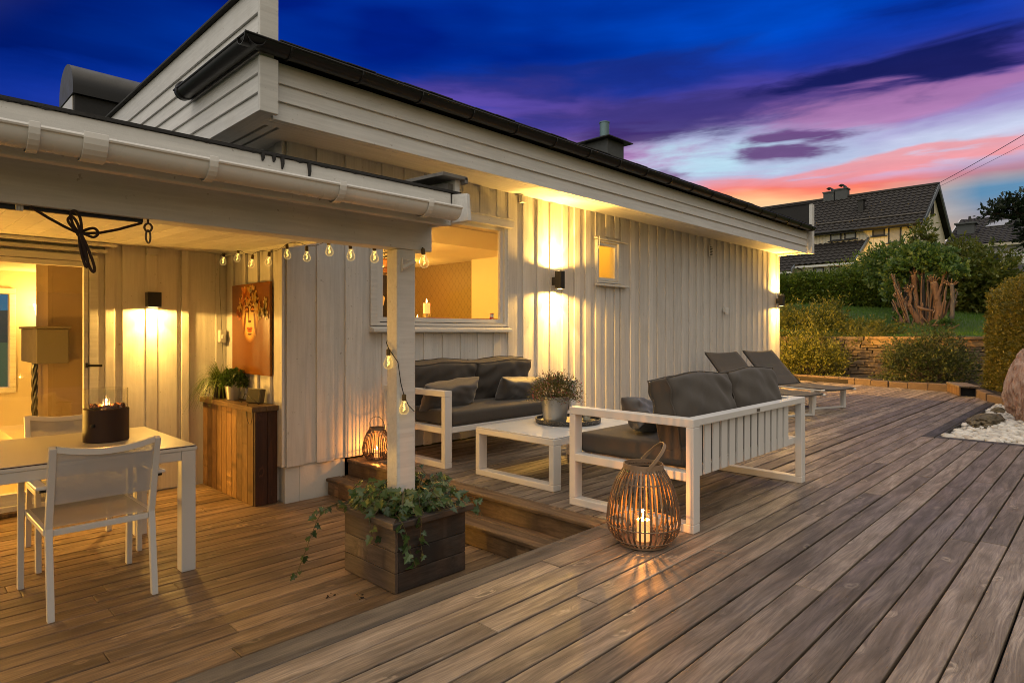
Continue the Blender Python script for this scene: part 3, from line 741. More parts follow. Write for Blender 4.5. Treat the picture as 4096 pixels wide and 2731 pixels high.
mb = MB(); mb.box(7.5, 7.6, 8.24, 10.6, .301, 2.409); obj('wallpapered_wall', mb, PAPER, H)
mb = MB(); mb.box(7.40, 7.6, 6.9, 8.238, .301, 2.689); mb.box(7.5, 7.6, 5.06, 6.899, .301, 2.689); mb.box(2.48, 7.498, 10.6, 10.7, .301, 2.689); mb.box(2.472, 2.48, 5.06, 10.6, .301, 2.689)
mb.box(5.95, 6.05, 5.06, 5.6, .301, 2.0) if False else None
obj('room_wall', mb, CREAM, H)
mb = MB(); mb.box(7.602, 7.65, 5.06, 7.0, .3, 2.68); mb.box(6.0, 6.02, 5.06, 5.9, .3, 2.68); mb.box(6.021, 7.4, 5.9, 5.95, .301, 2.689); obj('bathroom_wall', mb, CREAM, H)
mb = MB(); pieces(mb, -3.4, 2.349, LZ, 1.955, [(-1.2, 1.234, .401, 1.629)], 10.5, .1); mb.box(-3.5, -3.4, 6.26, 10.6, LZ, 1.955); obj('room_wall', mb, CREAM, H)
mb = MB(); mb.box(-3.4, 2.349, 6.262, 10.49, 1.935, 1.955); obj('room_ceiling', mb, CEIL, H)
mb = MB(); mb.box(-3.4, 2.349, 6.21, 10.49, LZ - .02, LZ); obj('room_floor', mb, plain('living_floor', (.42, .30, .15), .35), H)
# dark window at the back of the living room
mb = MB(); mb.box(-1.27, 1.30, 10.44, 10.499, .33, .40); mb.box(-1.27, 1.30, 10.44, 10.499, 1.63, 1.70); mb.box(1.235, 1.30, 10.44, 10.499, .401, 1.629); iw = obj('window', mb, TRIM, H, bevel=.003)
mb = MB(); mb.box(-1.2, 1.234, 10.52, 10.526, .401, 1.629); obj('pane', mb, GLASS, iw)
# fireplace: hung hood, twisted pole, hearth, chimney breast
STOVE = plain('stove_plaster', (.055, .045, .030), .6, 0, .12, 4); BRN = plain('chimney_breast', (.10, .065, .03), .6, 0, .15, 3)
fp = thing('fireplace', 'open fireplace with boxy hood on a twisted pole seen through the patio door', 'fireplace', (1.45, 8.4, LZ))
mb = MB(); mb.box(1.30, 2.34, 8.0, 8.96, LZ + .46, 1.93); mb.box(1.26, 1.2995, 8.0, 8.5, LZ, 1.93); obj('chimney_breast', mb, BRN, fp)
mb = MB(); mb.box(1.15, 1.42, 7.9, 8.86, .80, 1.16); mb.box(1.13, 1.44, 7.88, 8.88, 1.161, 1.185); obj('hood', mb, STOVE, fp, bevel=.005)
mb = MB()
for k in range(3): mb.tube([(1.19 + .016 * math.cos(zz * 16 + k * 2.1), 8.3 + .016 * math.sin(zz * 16 + k * 2.1), zz) for zz in np.linspace(.07, .80, 40)], .015, 6)
obj('twisted_pole', mb, BLK, fp)
mb = MB(); mb.box(.95, 1.60, 7.7, 8.98, -.10, .07); mb.box(1.0, 1.6, 7.75, 8.9, LZ, -.11); obj('hearth', mb, CREAM, fp, bevel=.004)
mb = MB(); mb.prism([(1.31, 1.19), (1.38, 1.19), (1.50, 1.56), (1.46, 1.58)], 'Y', 8.2, 8.24); mb.box(1.28, 1.40, 8.3, 8.6, 1.186, 1.25); tag(obj('picture_frame', mb, plain('driftwood', (.3, .22, .12), .6)), 'leaning wooden frame on top of the fireplace hood', 'frame')
mb = MB(); mb.lathe([(.02, 1.20), (.035, 1.30), (.05, 1.40), (.075, 1.50)], (1.55, 10.40, 0), 18)
sc_ = obj('wall_sconce', mb, emit('sconce_shade', (1, .74, .36), 7), smooth=True); tag(sc_, 'glowing cone sconce on the cream living room wall', 'sconce')
point('sconce_light', (1.52, 10.22, 1.55), 30, ROOM, .05)
# dining room things seen through the big window
mb = MB(); mb.box(4.3, 6.3, 6.2, 7.2, 1.0, 1.04); mb.box(4.4, 4.5, 6.3, 6.4, .3, .999); mb.box(6.1, 6.2, 6.3, 6.4, .3, .999); mb.box(4.4, 4.5, 7, 7.1, .3, .999); mb.box(6.1, 6.2, 7.0, 7.1, .3, .999)
tag(obj('indoor_table', mb, plain('dark_table', (.06, .035, .02), .4)), 'dark dining table under the candles inside the big window', 'table')
RED = fabric('red_leather', (.16, .02, .008), 200, .45, .1); STUD = plain('brass_stud', (.7, .45, .15), .3, .9)
for i, (a, lab) in enumerate(((4.72, 'red studded dining chair below the candles, nearest the porch post'), (5.52, 'red studded dining chair nearest the right edge of the big window'))):
    c_ = thing('indoor_chair', lab, 'chair', (a, 6.0, .3), group='red dining chairs behind the window')
    mb = MB(); mb.cbox((a, 6.0, 1.02), (.72, .09, .57)); obj('backrest', mb, RED, c_, bevel=.03, seg=3)
    mb = MB(); mb.cbox((a, 6.22, .70), (.66, .5, .1)); obj('seat', mb, RED, c_, bevel=.02)
    mb = MB()
    for k in range(26): mb.blob((a - .33 + k * .0264, 5.952, 1.262 + .012 * math.sin(k / 25 * math.pi)), .011, 1)
    obj('stud_trim', mb, STUD, c_)
    for dx in (-.3, .3):
        for yy in (6.0, 6.42): mb = MB(); mb.box(a + dx - .02, a + dx + .02, yy - .02, yy + .02, .3, .66 if yy > 6.1 else .735); obj('leg', mb, BLK, c_)
for a, yy, h_, lab in ((5.05, 6.5, .135, 'tall white candle burning on a silver holder in the big window'), (4.87, 6.46, .05, 'short white candle beside the porch post in the big window')):
    c_ = thing('candle', lab, 'candle', (a, yy, 1.04))
    mb = MB(); mb.lathe([(.052, 1.041), (.052, 1.365 - (.13 if h_ < .1 else 0)), (.04, 1.37 - (.13 if h_ < .1 else 0))], (a, yy, 0), 20); obj('holder', mb, plain('silver', (.6, .5, .3), .25, .9), c_, smooth='auto')
    zt = 1.37 - (.13 if h_ < .1 else 0)
    mb = MB(); mb.lathe([(.046, zt), (.046, zt + h_), (.03, zt + h_ - .005)], (a, yy, 0), 20); obj('wax', mb, WAX, c_, smooth='auto')
    mb = MB(); mb.lathe([(.002, 0), (.011, .018), (.007, .038), (.0005, .062)], (a, yy, zt + h_ + .002), 10); obj('flame', mb, FLAME, c_, smooth=True)
# abstract picture on the back wall of the dining room
ART_W = plain('picture_cream', (.8, .62, .45), .5); ART_K = plain('picture_black', (.02, .015, .012), .5); ART_O = plain('picture_orange', (.6, .16, .05), .5)
pa = thing('abstract_painting', 'bold black, cream and orange abstract painting glimpsed through the big window', 'painting', (6.75, 10.55, 1.8))
mb = MB(); mb.box(6.35, 7.2, 10.56, 10.599, 1.25, 2.33); obj('canvas', mb, ART_K, pa)
rnd = random.Random(12); mb = MB(); mb2 = MB()
for i in range(15):
    cx, cz = rnd.uniform(6.45, 7.08), rnd.uniform(1.35, 2.2); n = rnd.choice((4, 5, 5, 6)); r0 = rnd.uniform(.05, .13); a0 = rnd.uniform(0, 6)
    pts = [(cx + math.cos(a0 + 6.283 * k / n) * r0 * rnd.uniform(.6, 1.3), cz + math.sin(a0 + 6.283 * k / n) * r0 * 1.3 * rnd.uniform(.6, 1.3)) for k in range(n)]
    (mb if i % 5 else mb2).prism(pts, 'Y', 10.552 - i * .0006, 10.5585)
obj('paint_shapes', mb, ART_W, pa); obj('paint_shapes', mb2, ART_O, pa)
pl = thing('pendant_lamp', 'amber glass pendant lamp above the abstract painting inside the big window', 'lamp', (5.55, 8.2, 2.69))
mb = MB(); mb.lathe([(.05, 2.27), (.17, 2.20), (.19, 2.10), (.15, 2.02)], (5.55, 8.2, 0), 28); obj('shade', mb, glassmat('amber_glass', (.9, .55, .2), .5), pl, smooth=True)
mb = MB(); mb.tube([(5.55, 8.2, 2.27), (5.55, 8.2, 2.69)], .006, 6); mb.lathe([(.09, 2.30), (.09, 2.31)], (5.55, 8.2, 0), 20); mb.lathe([(.07, 2.36), (.07, 2.37)], (5.55, 8.2, 0), 20); obj('cord', mb, BLK, pl)
# small red and white tin standing inside the glass
tn = thing('small_tin', 'small red and white tin in the corner of the big window', 'tin', (4.80, 5.01, 1.24))
mb = MB(); mb.lathe([(.022, 1.233), (.022, 1.335)], (4.80, 5.01, 0), 20); obj('tin_body', mb, plain('tin_red', (.5, .03, .02), .35), tn, smooth='auto')
mb = MB(); mb.lathe([(.0226, 1.29), (.0226, 1.325)], (4.80, 5.01, 0), 20); mb.box(4.783, 4.797, 4.985, 4.992, 1.255, 1.275); obj('tin_label', mb, plain('tin_white', (.7, .65, .6), .4), tn, smooth='auto')
mb = MB(); mb.box(3.3, 4.9, 5.052, 5.2, 1.20, 1.232); obj('inner_sill', mb, TRIM, H)
# plant silhouette on the small window sill
sv = thing('window_plant', 'dark little pot plant on the sill of the small window', 'plant', (6.73, 5.1, 1.83))
mb = MB(); mb.lathe([(.035, 1.80), (.045, 1.87)], (6.74, 5.1, 0), 16); obj('pot', mb, BLK, sv)
mb = MB(); rnd = random.Random(3)
for i in range(30):
    a0 = rnd.uniform(0, 6.28); l_ = rnd.uniform(.04, .09); mb.tube([(6.74, 5.1, 1.87), (6.74 + math.cos(a0) * l_ * .6, 5.1 + math.sin(a0) * .03, 1.87 + l_ * .7), (6.74 + math.cos(a0) * l_, 5.1, 1.87 + l_ * .75)], [.006, .012, .002], 5)
obj('foliage', mb, BLK, sv)
mb = MB(); mb.box(6.5, 7.3, 5.055, 5.2, 1.76, 1.80); obj('inner_sill', mb, TRIM, H)

point('dining_room_light', (4.6, 7.6, 2.3), 380, ROOM, .25)
point('dining_wall_light', (6.6, 9.2, 2.0), 22, ROOM, .15)
point('living_room_light', (-.2, 7.8, 1.3), 80, ROOM, .2)
point('porch_fill_light', (-.5, 6.75, .2), 270, ROOM, .12)  # unseen fill light added behind the door to brighten the porch ceiling
point('bathroom_light', (6.8, 5.6, 2.45), 20, (1, .47, .03), .1)
# ================================================================== wall lamps
def wall_lamp(label, x0, y0, z0, z1, w, dep, wall_y, up, downp, upp, boost=1.):
    L = thing('wall_lamp', label, 'lamp', (x0 + w / 2, wall_y, (z0 + z1) / 2), group='dark square wall lamps')
    mb = MB(); mb.box(x0, x0 + w, y0, y0 + dep, z0, z1)
    obj('lamp_body', mb, ANTH, L, bevel=.003)
    mb = MB(); zm = (z0 + z1) / 2; mb.box(x0 + .02, x0 + w - .02, y0 + dep + .0005, wall_y - .0005, zm - .06, zm + .035); obj('bracket', mb, ANTH, L, bevel=.002)
    mb = MB(); mb.lathe([(w * .36, z0 - .0025), (w * .36, z0 - .0005)], (x0 + w / 2, y0 + dep / 2, 0), 20)
    if up: mb.lathe([(w * .36, z1 + .0005), (w * .36, z1 + .0025)], (x0 + w / 2, y0 + dep / 2, 0), 20)
    obj('lens', mb, LAMPG, L)
    cx, cy = x0 + w / 2, y0 + dep / 2 + .015
    if up: spot('wall_lamp_spill', (cx, cy - .055, z1 + .008), (cx, cy - .1, z1 + 1), upp * .6, 172, .3); spot('wall_lamp_spill', (cx, cy - .055, z0 - .008), (cx, cy - .1, z0 - 1), downp * .6, 172, .3)
    spot('wall_lamp_beam', (cx, cy, z0 - .006), (cx, cy + .012, z0 - 1), downp, 92, .22)
    spot('wall_lamp_core', (cx, cy, z0 - .006), (cx, cy + .06, z0 - 1), downp * .55, 46, .6)
    if up:
        spot('wall_lamp_beam', (cx, cy, z1 + .006), (cx, cy + .012, z1 + 1), upp, 92, .22)
        spot('wall_lamp_core', (cx, cy, z1 + .006), (cx, cy + .06, z1 + 1), upp * .55, 46, .6)
    return L
wall_lamp('dark square up and down lamp between the big window and the small window', 5.684, 4.75, 1.645, 1.855, .08, .09, YW - .001, True, 160, 150)
fl_ = wall_lamp('dark square up and down lamp at the far corner of the house above the loungers', 12.49, 4.755, 1.645, 1.87, .10, .09, YW - .03, True, 120, 140)
wall_lamp('dark square down lamp under the porch roof above the dining table', 1.637, 5.97, 1.34, 1.47, .107, .085, 6.108, False, 42, 0)
el_ = copy_tree(fl_); el_['label'] = 'assumed dark square lamp, unseen round the corner on the house end wall, added to light the shrubs'
el_.rotation_euler = (0, 0, R(90)); el_.location = (12.737, 6.2, 1.757)  # unseen lamp copy, assumed from the warm light on stone wall and shrubs
point('assumed_end_lamp_light', (12.95, 6.2, 1.70), 950, WARM, .05)  # light of the assumed lamp, added to brighten the garden
spot('porch_lamp_wash', (1.69, 6.0, 1.332), (1.69, 6.0, 0), 55, 176, .05, WARM, .04)

# ================================================================== furniture
def rect_loop(mb, plane, u0, u1, z0, z1, t, th, axis='X'):
    """closed rectangular frame of square tube in a vertical plane"""
    def b(a0, a1, c0, c1):
        if axis == 'X': mb.box(plane, plane + th, a0, a1, c0, c1)
        else: mb.box(a0, a1, plane, plane + th, c0, c1)
    b(u0, u1, z1 - t, z1); b(u0, u1, z0, z0 + t); b(u0, u0 + t, z0 + t, z1 - t); b(u1 - t, u1, z0 + t, z1 - t)

def pillow_mb(w, d, h, n=22, edge=.18, sag=.0, seed=0, pinch=.06, wr=.006, hump=0.):
    """soft cushion, w along X, d (thickness) along Y, h along Z, standing on z = 0"""
    rnd = random.Random(seed); ph = [rnd.uniform(0, 6.28) for _ in range(8)]
    V = []; F = []
    def prof(u): return max(0, 1 - abs(u) ** 3.2) ** .42
    for side in (-1, 1):
        base = len(V)
        for i in range(n + 1):
            for j in range(n + 1):
                u = -1 + 2 * i / n; v = -1 + 2 * j / n
                u = math.copysign(abs(u) ** .8, u); v = math.copysign(abs(v) ** .8, v)
                k = edge + (1 - edge) * prof(u) * prof(v)
                xx = u * (w / 2) * (1 - pinch * (1 - v * v) * abs(u) ** 4)
                zz = v * (h / 2) * (1 - pinch * (1 - u * u) * abs(v) ** 4)
                wk = wr * (math.sin(7 * u + 5 * v + ph[0]) * math.sin(4 * v + ph[1]) + .7 * math.sin(11 * u * v + ph[2]) + .5 * math.sin(16 * (abs(u) + ph[5]) + 6 * v))
                if v > 0: zz += v * (hump * math.cos(u * math.pi * .9 + ph[3] * .1) - sag * (1 - u * u))
                V.append((xx, side * (d / 2 * k + wk * k), zz + h / 2))
        for i in range(n):
            for j in range(n):
                a = base + i * (n + 1) + j; q = (a, a + n + 1, a + n + 2, a + 1)
                F.append(q if side < 0 else q[::-1])
    m1 = (n + 1) ** 2
    def rim(a, b): F.append((a, b, b + m1, a + m1))
    for i in range(n):
        rim(i * (n + 1), (i + 1) * (n + 1)); rim((i + 1) * (n + 1) + n, i * (n + 1) + n)
        rim(i + 1, i); rim(n * (n + 1) + i, n * (n + 1) + i + 1)
    mb = MB(); mb.v = V; mb.f = F; mb.mi = [0] * len(F); return mb
def xf(mb, M):
    mb.v = [tuple(M @ Vector(p)) for p in mb.v]; return mb
def TM(loc, rx=0, ry=0, rz=0): return Matrix.Translation(loc) @ Matrix.Rotation(R(rz), 4, 'Z') @ Matrix.Rotation(R(ry), 4, 'Y') @ Matrix.Rotation(R(rx), 4, 'X')

def slab_mb(w, d, h, n=18, seed=0, crown=.012):
    """seat cushion lying flat: rounded box with a soft crowned top"""
    def fn(sx):
        pass
    bm = bmesh.new(); bmesh.ops.create_cube(bm, size=1); 
    bmesh.ops.bevel(bm, geom=bm.edges[:], offset=.18, segments=4, affect='EDGES', profile=.6)
    bmesh.ops.scale(bm, vec=(1, 1, 1), verts=bm.verts)
    mb = MB(); mb.v = []
    rr = .035
    for v in bm.verts:
        x_, y_, z_ = v.co
        def ex(c, L): # keep the rounding at constant radius
            s_ = math.copysign(1, c); a = abs(c)
            return s_ * (L / 2 - rr + (a - .32) / .18 * rr) if a > .32 else c / .32 * (L / 2 - rr)
        mb.v.append((ex(x_, w), ex(y_, d), ex(z_, h) + h / 2))
    mb.f = [tuple(v.index for v in f.verts) for f in bm.faces]; mb.mi = [0] * len(mb.f); bm.free()
    return mb

def make_sofa(label):
    """back along y=0 facing +Y, x 0..1.715, depth .885, arms .637 high"""
    s = thing('lounge_sofa', label, 'sofa', group='white framed garden sofas with taupe cushions')
    Lx, D, Hh, pw, pt = 1.715, .885, .637, .075, .048
    for x0 in (0, Lx - pw):
        mb = MB(); rect_loop(mb, x0, 0, D, 0, Hh, pt, pw)
        mb.box(x0 + .001, x0 + pw - .001, pt, D - pt, .286, .336)
        obj('arm_frame', mb, ALU, s, bevel=.004)
    mb = MB(); mb.box(pw, Lx - pw, .0, .07, Hh - .042, Hh - .0005); obj('back_rail', mb, ALU, s, bevel=.004)
    mb = MB(); mb.box(pw, Lx - pw, .055, .095, .287, .335); mb.box(pw, Lx - pw, D - .05, D - .0005, .287, .335); mb.box(pw, Lx - pw, .4, .44, .288, .33)
    for k in range(7): mb.box(pw + .1 + k * .22, pw + .17 + k * .22, .0955, D - .0505, .30, .32)
    obj('seat_frame', mb, ALU, s, bevel=.003)
    a = pw + .03
    for k in range(13):
        wd = .046 if k == 0 else .075
        mb = MB(); mb.box(a, a + wd, .026, .039, .30, Hh - .0425); obj('back_slat', mb, ALU, s, bevel=.002)
        a += wd + .0335
    mb = xf(slab_mb(Lx - 2 * pw - .02, D - .10, .125, seed=1), Matrix.Translation((Lx / 2, D / 2 + .045, .337))); obj('seat_cushion', mb, CUSH, s, smooth=True)
    for k in range(2):
        mb = pillow_mb(.79, .235, .44, seed=k + 3, edge=.58, sag=.004, pinch=.03, wr=.010, hump=.016)
        xf(mb, TM((pw + .40 + k * .775, .185, .425), rx=-13))
        m1 = 23 * 23; per_ = [i * 23 for i in range(23)] + [22 * 23 + j for j in range(1, 23)] + [i * 23 + 22 for i in range(21, -1, -1)] + [j for j in range(21, 0, -1)]
        pipe = MB()
        for q_ in (0, m1): pipe.tube([mb.v[q_ + i] for i in per_], .0045, 6, closed=True)
        o_ = obj('back_cushion', mb, CUSH, s, smooth=True); obj('piping', pipe, CUSH, o_, smooth=True)
        m_ = o_.modifiers.new('soft', 'SUBSURF'); m_.levels = m_.render_levels = 1
    return s
sofa = make_sofa('white slatted garden sofa with its back to the camera, behind the big rattan lantern')
mb = MB(); mb.box(.84, .885, -.004, -.0005, .606, .624); obj('maker_plate', mb, plain('brushed_plate', (.16, .14, .11), .4, .6), sofa)
sofa.location = (3.175, 1.695, 0)
sofa2 = copy_tree(sofa)
for c_ in KIDS(sofa2):
    if c_.name.startswith('maker_plate'): bpy.data.objects.remove(c_)
sofa2['label'] = 'white garden sofa against the house wall under the big window, facing the camera'
sofa2.rotation_euler = (0, 0, math.pi); sofa2.location = (3.265 + 1.715, 4.845, 0)

def throw(label, w, h, d, M, seed):
    mb = pillow_mb(w, d, h, seed=seed, edge=.06, pinch=.12, wr=.008, n=20)
    o_ = obj('throw_pillow', xf(mb, M), SATIN, smooth=True); m_ = o_.modifiers.new('soft', 'SUBSURF'); m_.levels = m_.render_levels = 1
    tag(o_, label, 'pillow', 'dark satin throw pillows')
throw('dark throw pillow leaning behind the left arm of the sofa by the wall', .64, .26, .19, TM((3.62, 4.36, .455), rx=24, ry=-4), 21)
throw('dark throw pillow on the sofa by the wall, beside the flower pot', .56, .24, .19, TM((4.50, 4.36, .455), rx=24, ry=3), 22)
throw('dark throw pillow lying on the sofa whose back faces the camera', .50, .24, .17, TM((3.62, 2.20, .47), rx=-38, rz=6, ry=10), 23)

# coffee table
ct = thing('coffee_table', 'low white coffee table between the two sofas carrying the flower tray', 'table', (3.93, 3.25, 0))
for x0 in (3.325, 4.455):
    mb = MB(); rect_loop(mb, x0, 2.843, 3.655, 0, .368, .045, .085); obj('leg_frame', mb, ALU, ct, bevel=.005)
mb = MB(); mb.box(3.411, 4.454, 2.845, 2.89, .318, .3675); mb.box(3.411, 4.454, 3.61, 3.653, .318, .3675); obj('apron', mb, ALU, ct, bevel=.003)
TOPW = plain('matt_white_glass', (.66, .67, .68), .22, 0, .03, 3, .01, 90)
mb = MB(); mb.box(3.328, 3.725, 2.846, 3.652, .3695, .3765); mb.box(3.732, 4.537, 2.846, 3.20, .3695, .3765); mb.box(3.732, 4.537, 3.207, 3.652, .3695, .3765); obj('top_panel', mb, TOPW, ct, bevel=.0015)
# tray, pot, flowers, jar
tr = thing('tray', 'round black speckled tray on the coffee table under the flower pot', 'tray', (4.02, 3.28, .377))
mt, t = material('speckled_tray'); co = t.n('ShaderNodeTexCoord').outputs['Object']; nn = t.noise(co, 160, 3, .7)
finish(t, t.mix(t.rng(nn, .52, .62), (.012, .011, .01, 1), (.25, .22, .19, 1)), .4, 0, nn, .4, .004); TRAYM = mt
mb = MB(); mb.lathe([(.255, .378), (.27, .383), (.272, .415), (.262, .416), (.258, .392)], (4.02, 3.28, 0), 64); obj('rim', mb, TRAYM, tr, smooth='auto')
mb = MB(); mb.lathe([(.258, .3795), (.258, .391)], (4.02, 3.28, 0), 48); obj('tray_base', mb, wood('tray_wood', (.22, .15, .09), (.26, .18, .11), 'X', 1, False), tr)
fpz = .392
pt_ = thing('flower_pot', 'zinc bucket of fine pink dotted flowers on the coffee table tray', 'flower pot', (3.86, 3.285, fpz))
mb = MB(); mb.lathe([(.09, fpz), (.117, fpz + .205), (.121, fpz + .207), (.121, fpz + .213), (.111, fpz + .213), (.105, fpz + .16)], (3.86, 3.285, 0), 40); obj('bucket', mb, ZINC, pt_, smooth='auto')
mb = MB(); mb.lathe([(.106, fpz + .175), (.0, fpz + .18)], (3.86, 3.285, 0), 24); obj('soil', mb, SOIL, pt_)
rg = np.random.default_rng(4)
n = 5200; th_ = rg.uniform(0, 6.283, n); ph_ = np.arccos(rg.uniform(-.25, 1, n)); rad = .205 * rg.uniform(.25, 1, n) ** .5 * (1 + .13 * rg.normal(0, 1, n))
P_ = np.stack([3.86 + rad * np.sin(ph_) * np.cos(th_), 3.285 + rad * np.sin(ph_) * np.sin(th_), fpz + .215 + rad * .92 * np.cos(ph_)], 1)
D_ = P_ - np.array([3.86, 3.285, fpz + .15]); D_ /= np.linalg.norm(D_, axis=1)[:, None]
V, Q = leaves(P_, D_, .017, rg, .26, .5)
fast_mesh('foliage', V, Q, leafmat('fine_flower_foliage', [(.04, .05, .012), (.09, .10, .02), (.15, .11, .03), (.06, .035, .015)]), pt_)
n = 300; k_ = rg.choice(len(P_), n, False); V, Q = leaves(P_[k_] + D_[k_] * .012, D_[k_], .013, rg, .8, .4)
fast_mesh('flowers', V, Q, leafmat('pink_flowers', [(.45, .12, .16), (.35, .1, .1), (.5, .25, .28)]), pt_)
mb = MB(); rnd = random.Random(2)
for i in range(90):
    a_ = rnd.uniform(0, 6.28); r_ = rnd.uniform(.04, .19); mb.tube([(3.86 + math.cos(a_) * r_ * .3, 3.285 + math.sin(a_) * r_ * .3, fpz + .18), (3.86 + math.cos(a_) * r_, 3.285 + math.sin(a_) * r_, fpz + .22 + math.sqrt(max(0, .04 - r_ * r_)) * .9)], .0012, 4)
obj('stems', mb, plain('thin_stems', (.05, .05, .02), .7), pt_)
jr = thing('glass_jar', 'small clear jar with a red striped band on the tray behind the sofa arm', 'jar', (4.13, 3.17, .392))
mb = MB(); mb.lathe([(.04, .392), (.046, .40), (.046, .475), (.038, .49), (.038, .505), (.036, .505), (.036, .488), (.043, .474), (.043, .40)], (4.13, 3.17, 0), 28); obj('jar_glass', mb, GLASSC, jr, smooth='auto')
mb = MB(); mb.lathe([(.0466, .445), (.0466, .468)], (4.13, 3.17, 0), 28); obj('band', mb, plain('red_band', (.35, .02, .03), .5), jr, smooth='auto')
mb = MB(); mb.tube([(4.13 + .047 * math.cos(a_), 3.17 + .047 * math.sin(a_), .49 - .035 * math.sin(a_ * .5)) for a_ in np.linspace(0, 6.2, 26)], .0018, 5); obj('wire_handle', mb, BLK, jr)
mb = MB(); mb.lathe([(.03, .398), (.03, .43)], (4.13, 3.17, 0), 18); obj('tealight', mb, plain('tealight_wax', (.7, .65, .55), .5), jr, smooth='auto')

# lanterns
def lantern(label, c, S, tilt, hm):
    L = thing('rattan_lantern', label, 'lantern', (c[0], c[1], c[2]), group='bamboo lanterns with lit candles')
    prof = [(.105, .006), (.150, .03), (.183, .075), (.193, .13), (.186, .20), (.168, .275), (.140, .345), (.108, .395), (.098, .412)]
    prof = [(r * S, z * S) for r, z in prof]
    rnd = random.Random(9); mb = MB(); N = 40
    for k in range(N):
        a = 6.2832 * k / N + rnd.uniform(-.012, .012); ca, sa = math.cos(a), math.sin(a)
        tw = rnd.uniform(-.012, .012)
        path = []
        for i, (r, z) in enumerate(prof):
            aa = a + tw * math.sin(i / 8 * 3.14); path.append((c[0] + r * math.cos(aa), c[1] + r * math.sin(aa), c[2] + z))
        # smooth resample
        pp = []
        for i in range(len(path) - 1):
            for q in (0, .5): pp.append(Vector(path[i]).lerp(Vector(path[i + 1]), q))
        pp.append(Vector(path[-1]))
        mb.strip(pp, lambda i: (ca, sa, .15), .0098 * S, .0045 * S)
    obj('slats', mb, BAMB, L)
    for rr, zz, wd in ((.191, .115, .006), (.139, .335, .006), (.16, .040, .006)):
        mb = MB(); mb.tube([(c[0] + rr * S * math.cos(a), c[1] + rr * S * math.sin(a), c[2] + zz * S) for a in np.linspace(0, 6.2832, 49)[:-1]], .0035 * S, 6, closed=True)
        obj('hoop', mb, BAMBH, L, smooth=True)
    mb = MB(); mb.lathe([((r) * S, z * S) for r, z in ((.100, .393), (.106, .393), (.104, .428), (.098, .428), (.100, .393))], c, 48); obj('top_ring', mb, BAMBH, L, smooth='auto')
    mb = MB(); mb.lathe([(.125 * S, .004 * S), (.125 * S, .014 * S)], c, 40); obj('base_disc', mb, BAMBH, L)
    M = Matrix.Translation(Vector(c) + Vector((0, 0, .408 * S))) @ Matrix.Rotation(hm, 4, 'Z') @ Matrix.Rotation(tilt, 4, 'X')
    pth = [M @ Vector((.104 * S * math.cos(a), 0, (.165 if tilt else .2) * S * max(0, math.sin(a)) ** .8)) for a in np.linspace(.0, 3.1416, 25)]
    nr = M.to_3x3()
    mb = MB(); mb.strip(pth, lambda i: nr @ Vector((math.cos(3.1416 * i / 24), 0, math.sin(3.1416 * i / 24) + .01)), .017 * S, .005 * S); obj('handle', mb, BAMBH, L, smooth='auto')
    mb = MB(); mb.lathe([(.044 * S, .016 * S), (.044 * S, .175 * S), (.042 * S, .175 * S), (.042 * S, .018 * S)], c, 28); gl = obj('candle_glass', mb, GLASSC, L, smooth='auto')
    mb = MB(); mb.lathe([(.034 * S, .018 * S), (.034 * S, .128 * S), (.028 * S, .122 * S), (.0, .118 * S)], c, 24); cd = obj('candle', mb, WAX, L, smooth='auto')
    mb = MB(); mb.lathe([(.0015 * S, .122 * S), (.0065 * S, .135 * S), (.005 * S, .147 * S), (.0004, .166 * S)], c, 10); obj('flame', mb, FLAME, cd, smooth=True)
    return L
lantern('big rattan lantern with lit candle and tilted handle, in front of the sofa', (2.855, 1.815, .001), 1.0, R(42), AH)
lantern('small rattan lantern with upright handle beside the house wall at the top of the steps', (3.115, 4.725, .001), .655, R(3), AH - R(90))
point('candle_light', (2.855, 1.815, .150), 7.5, CANDLE, .010)
point('candle_light', (3.115, 4.725, .096), 6, CANDLE, .006)

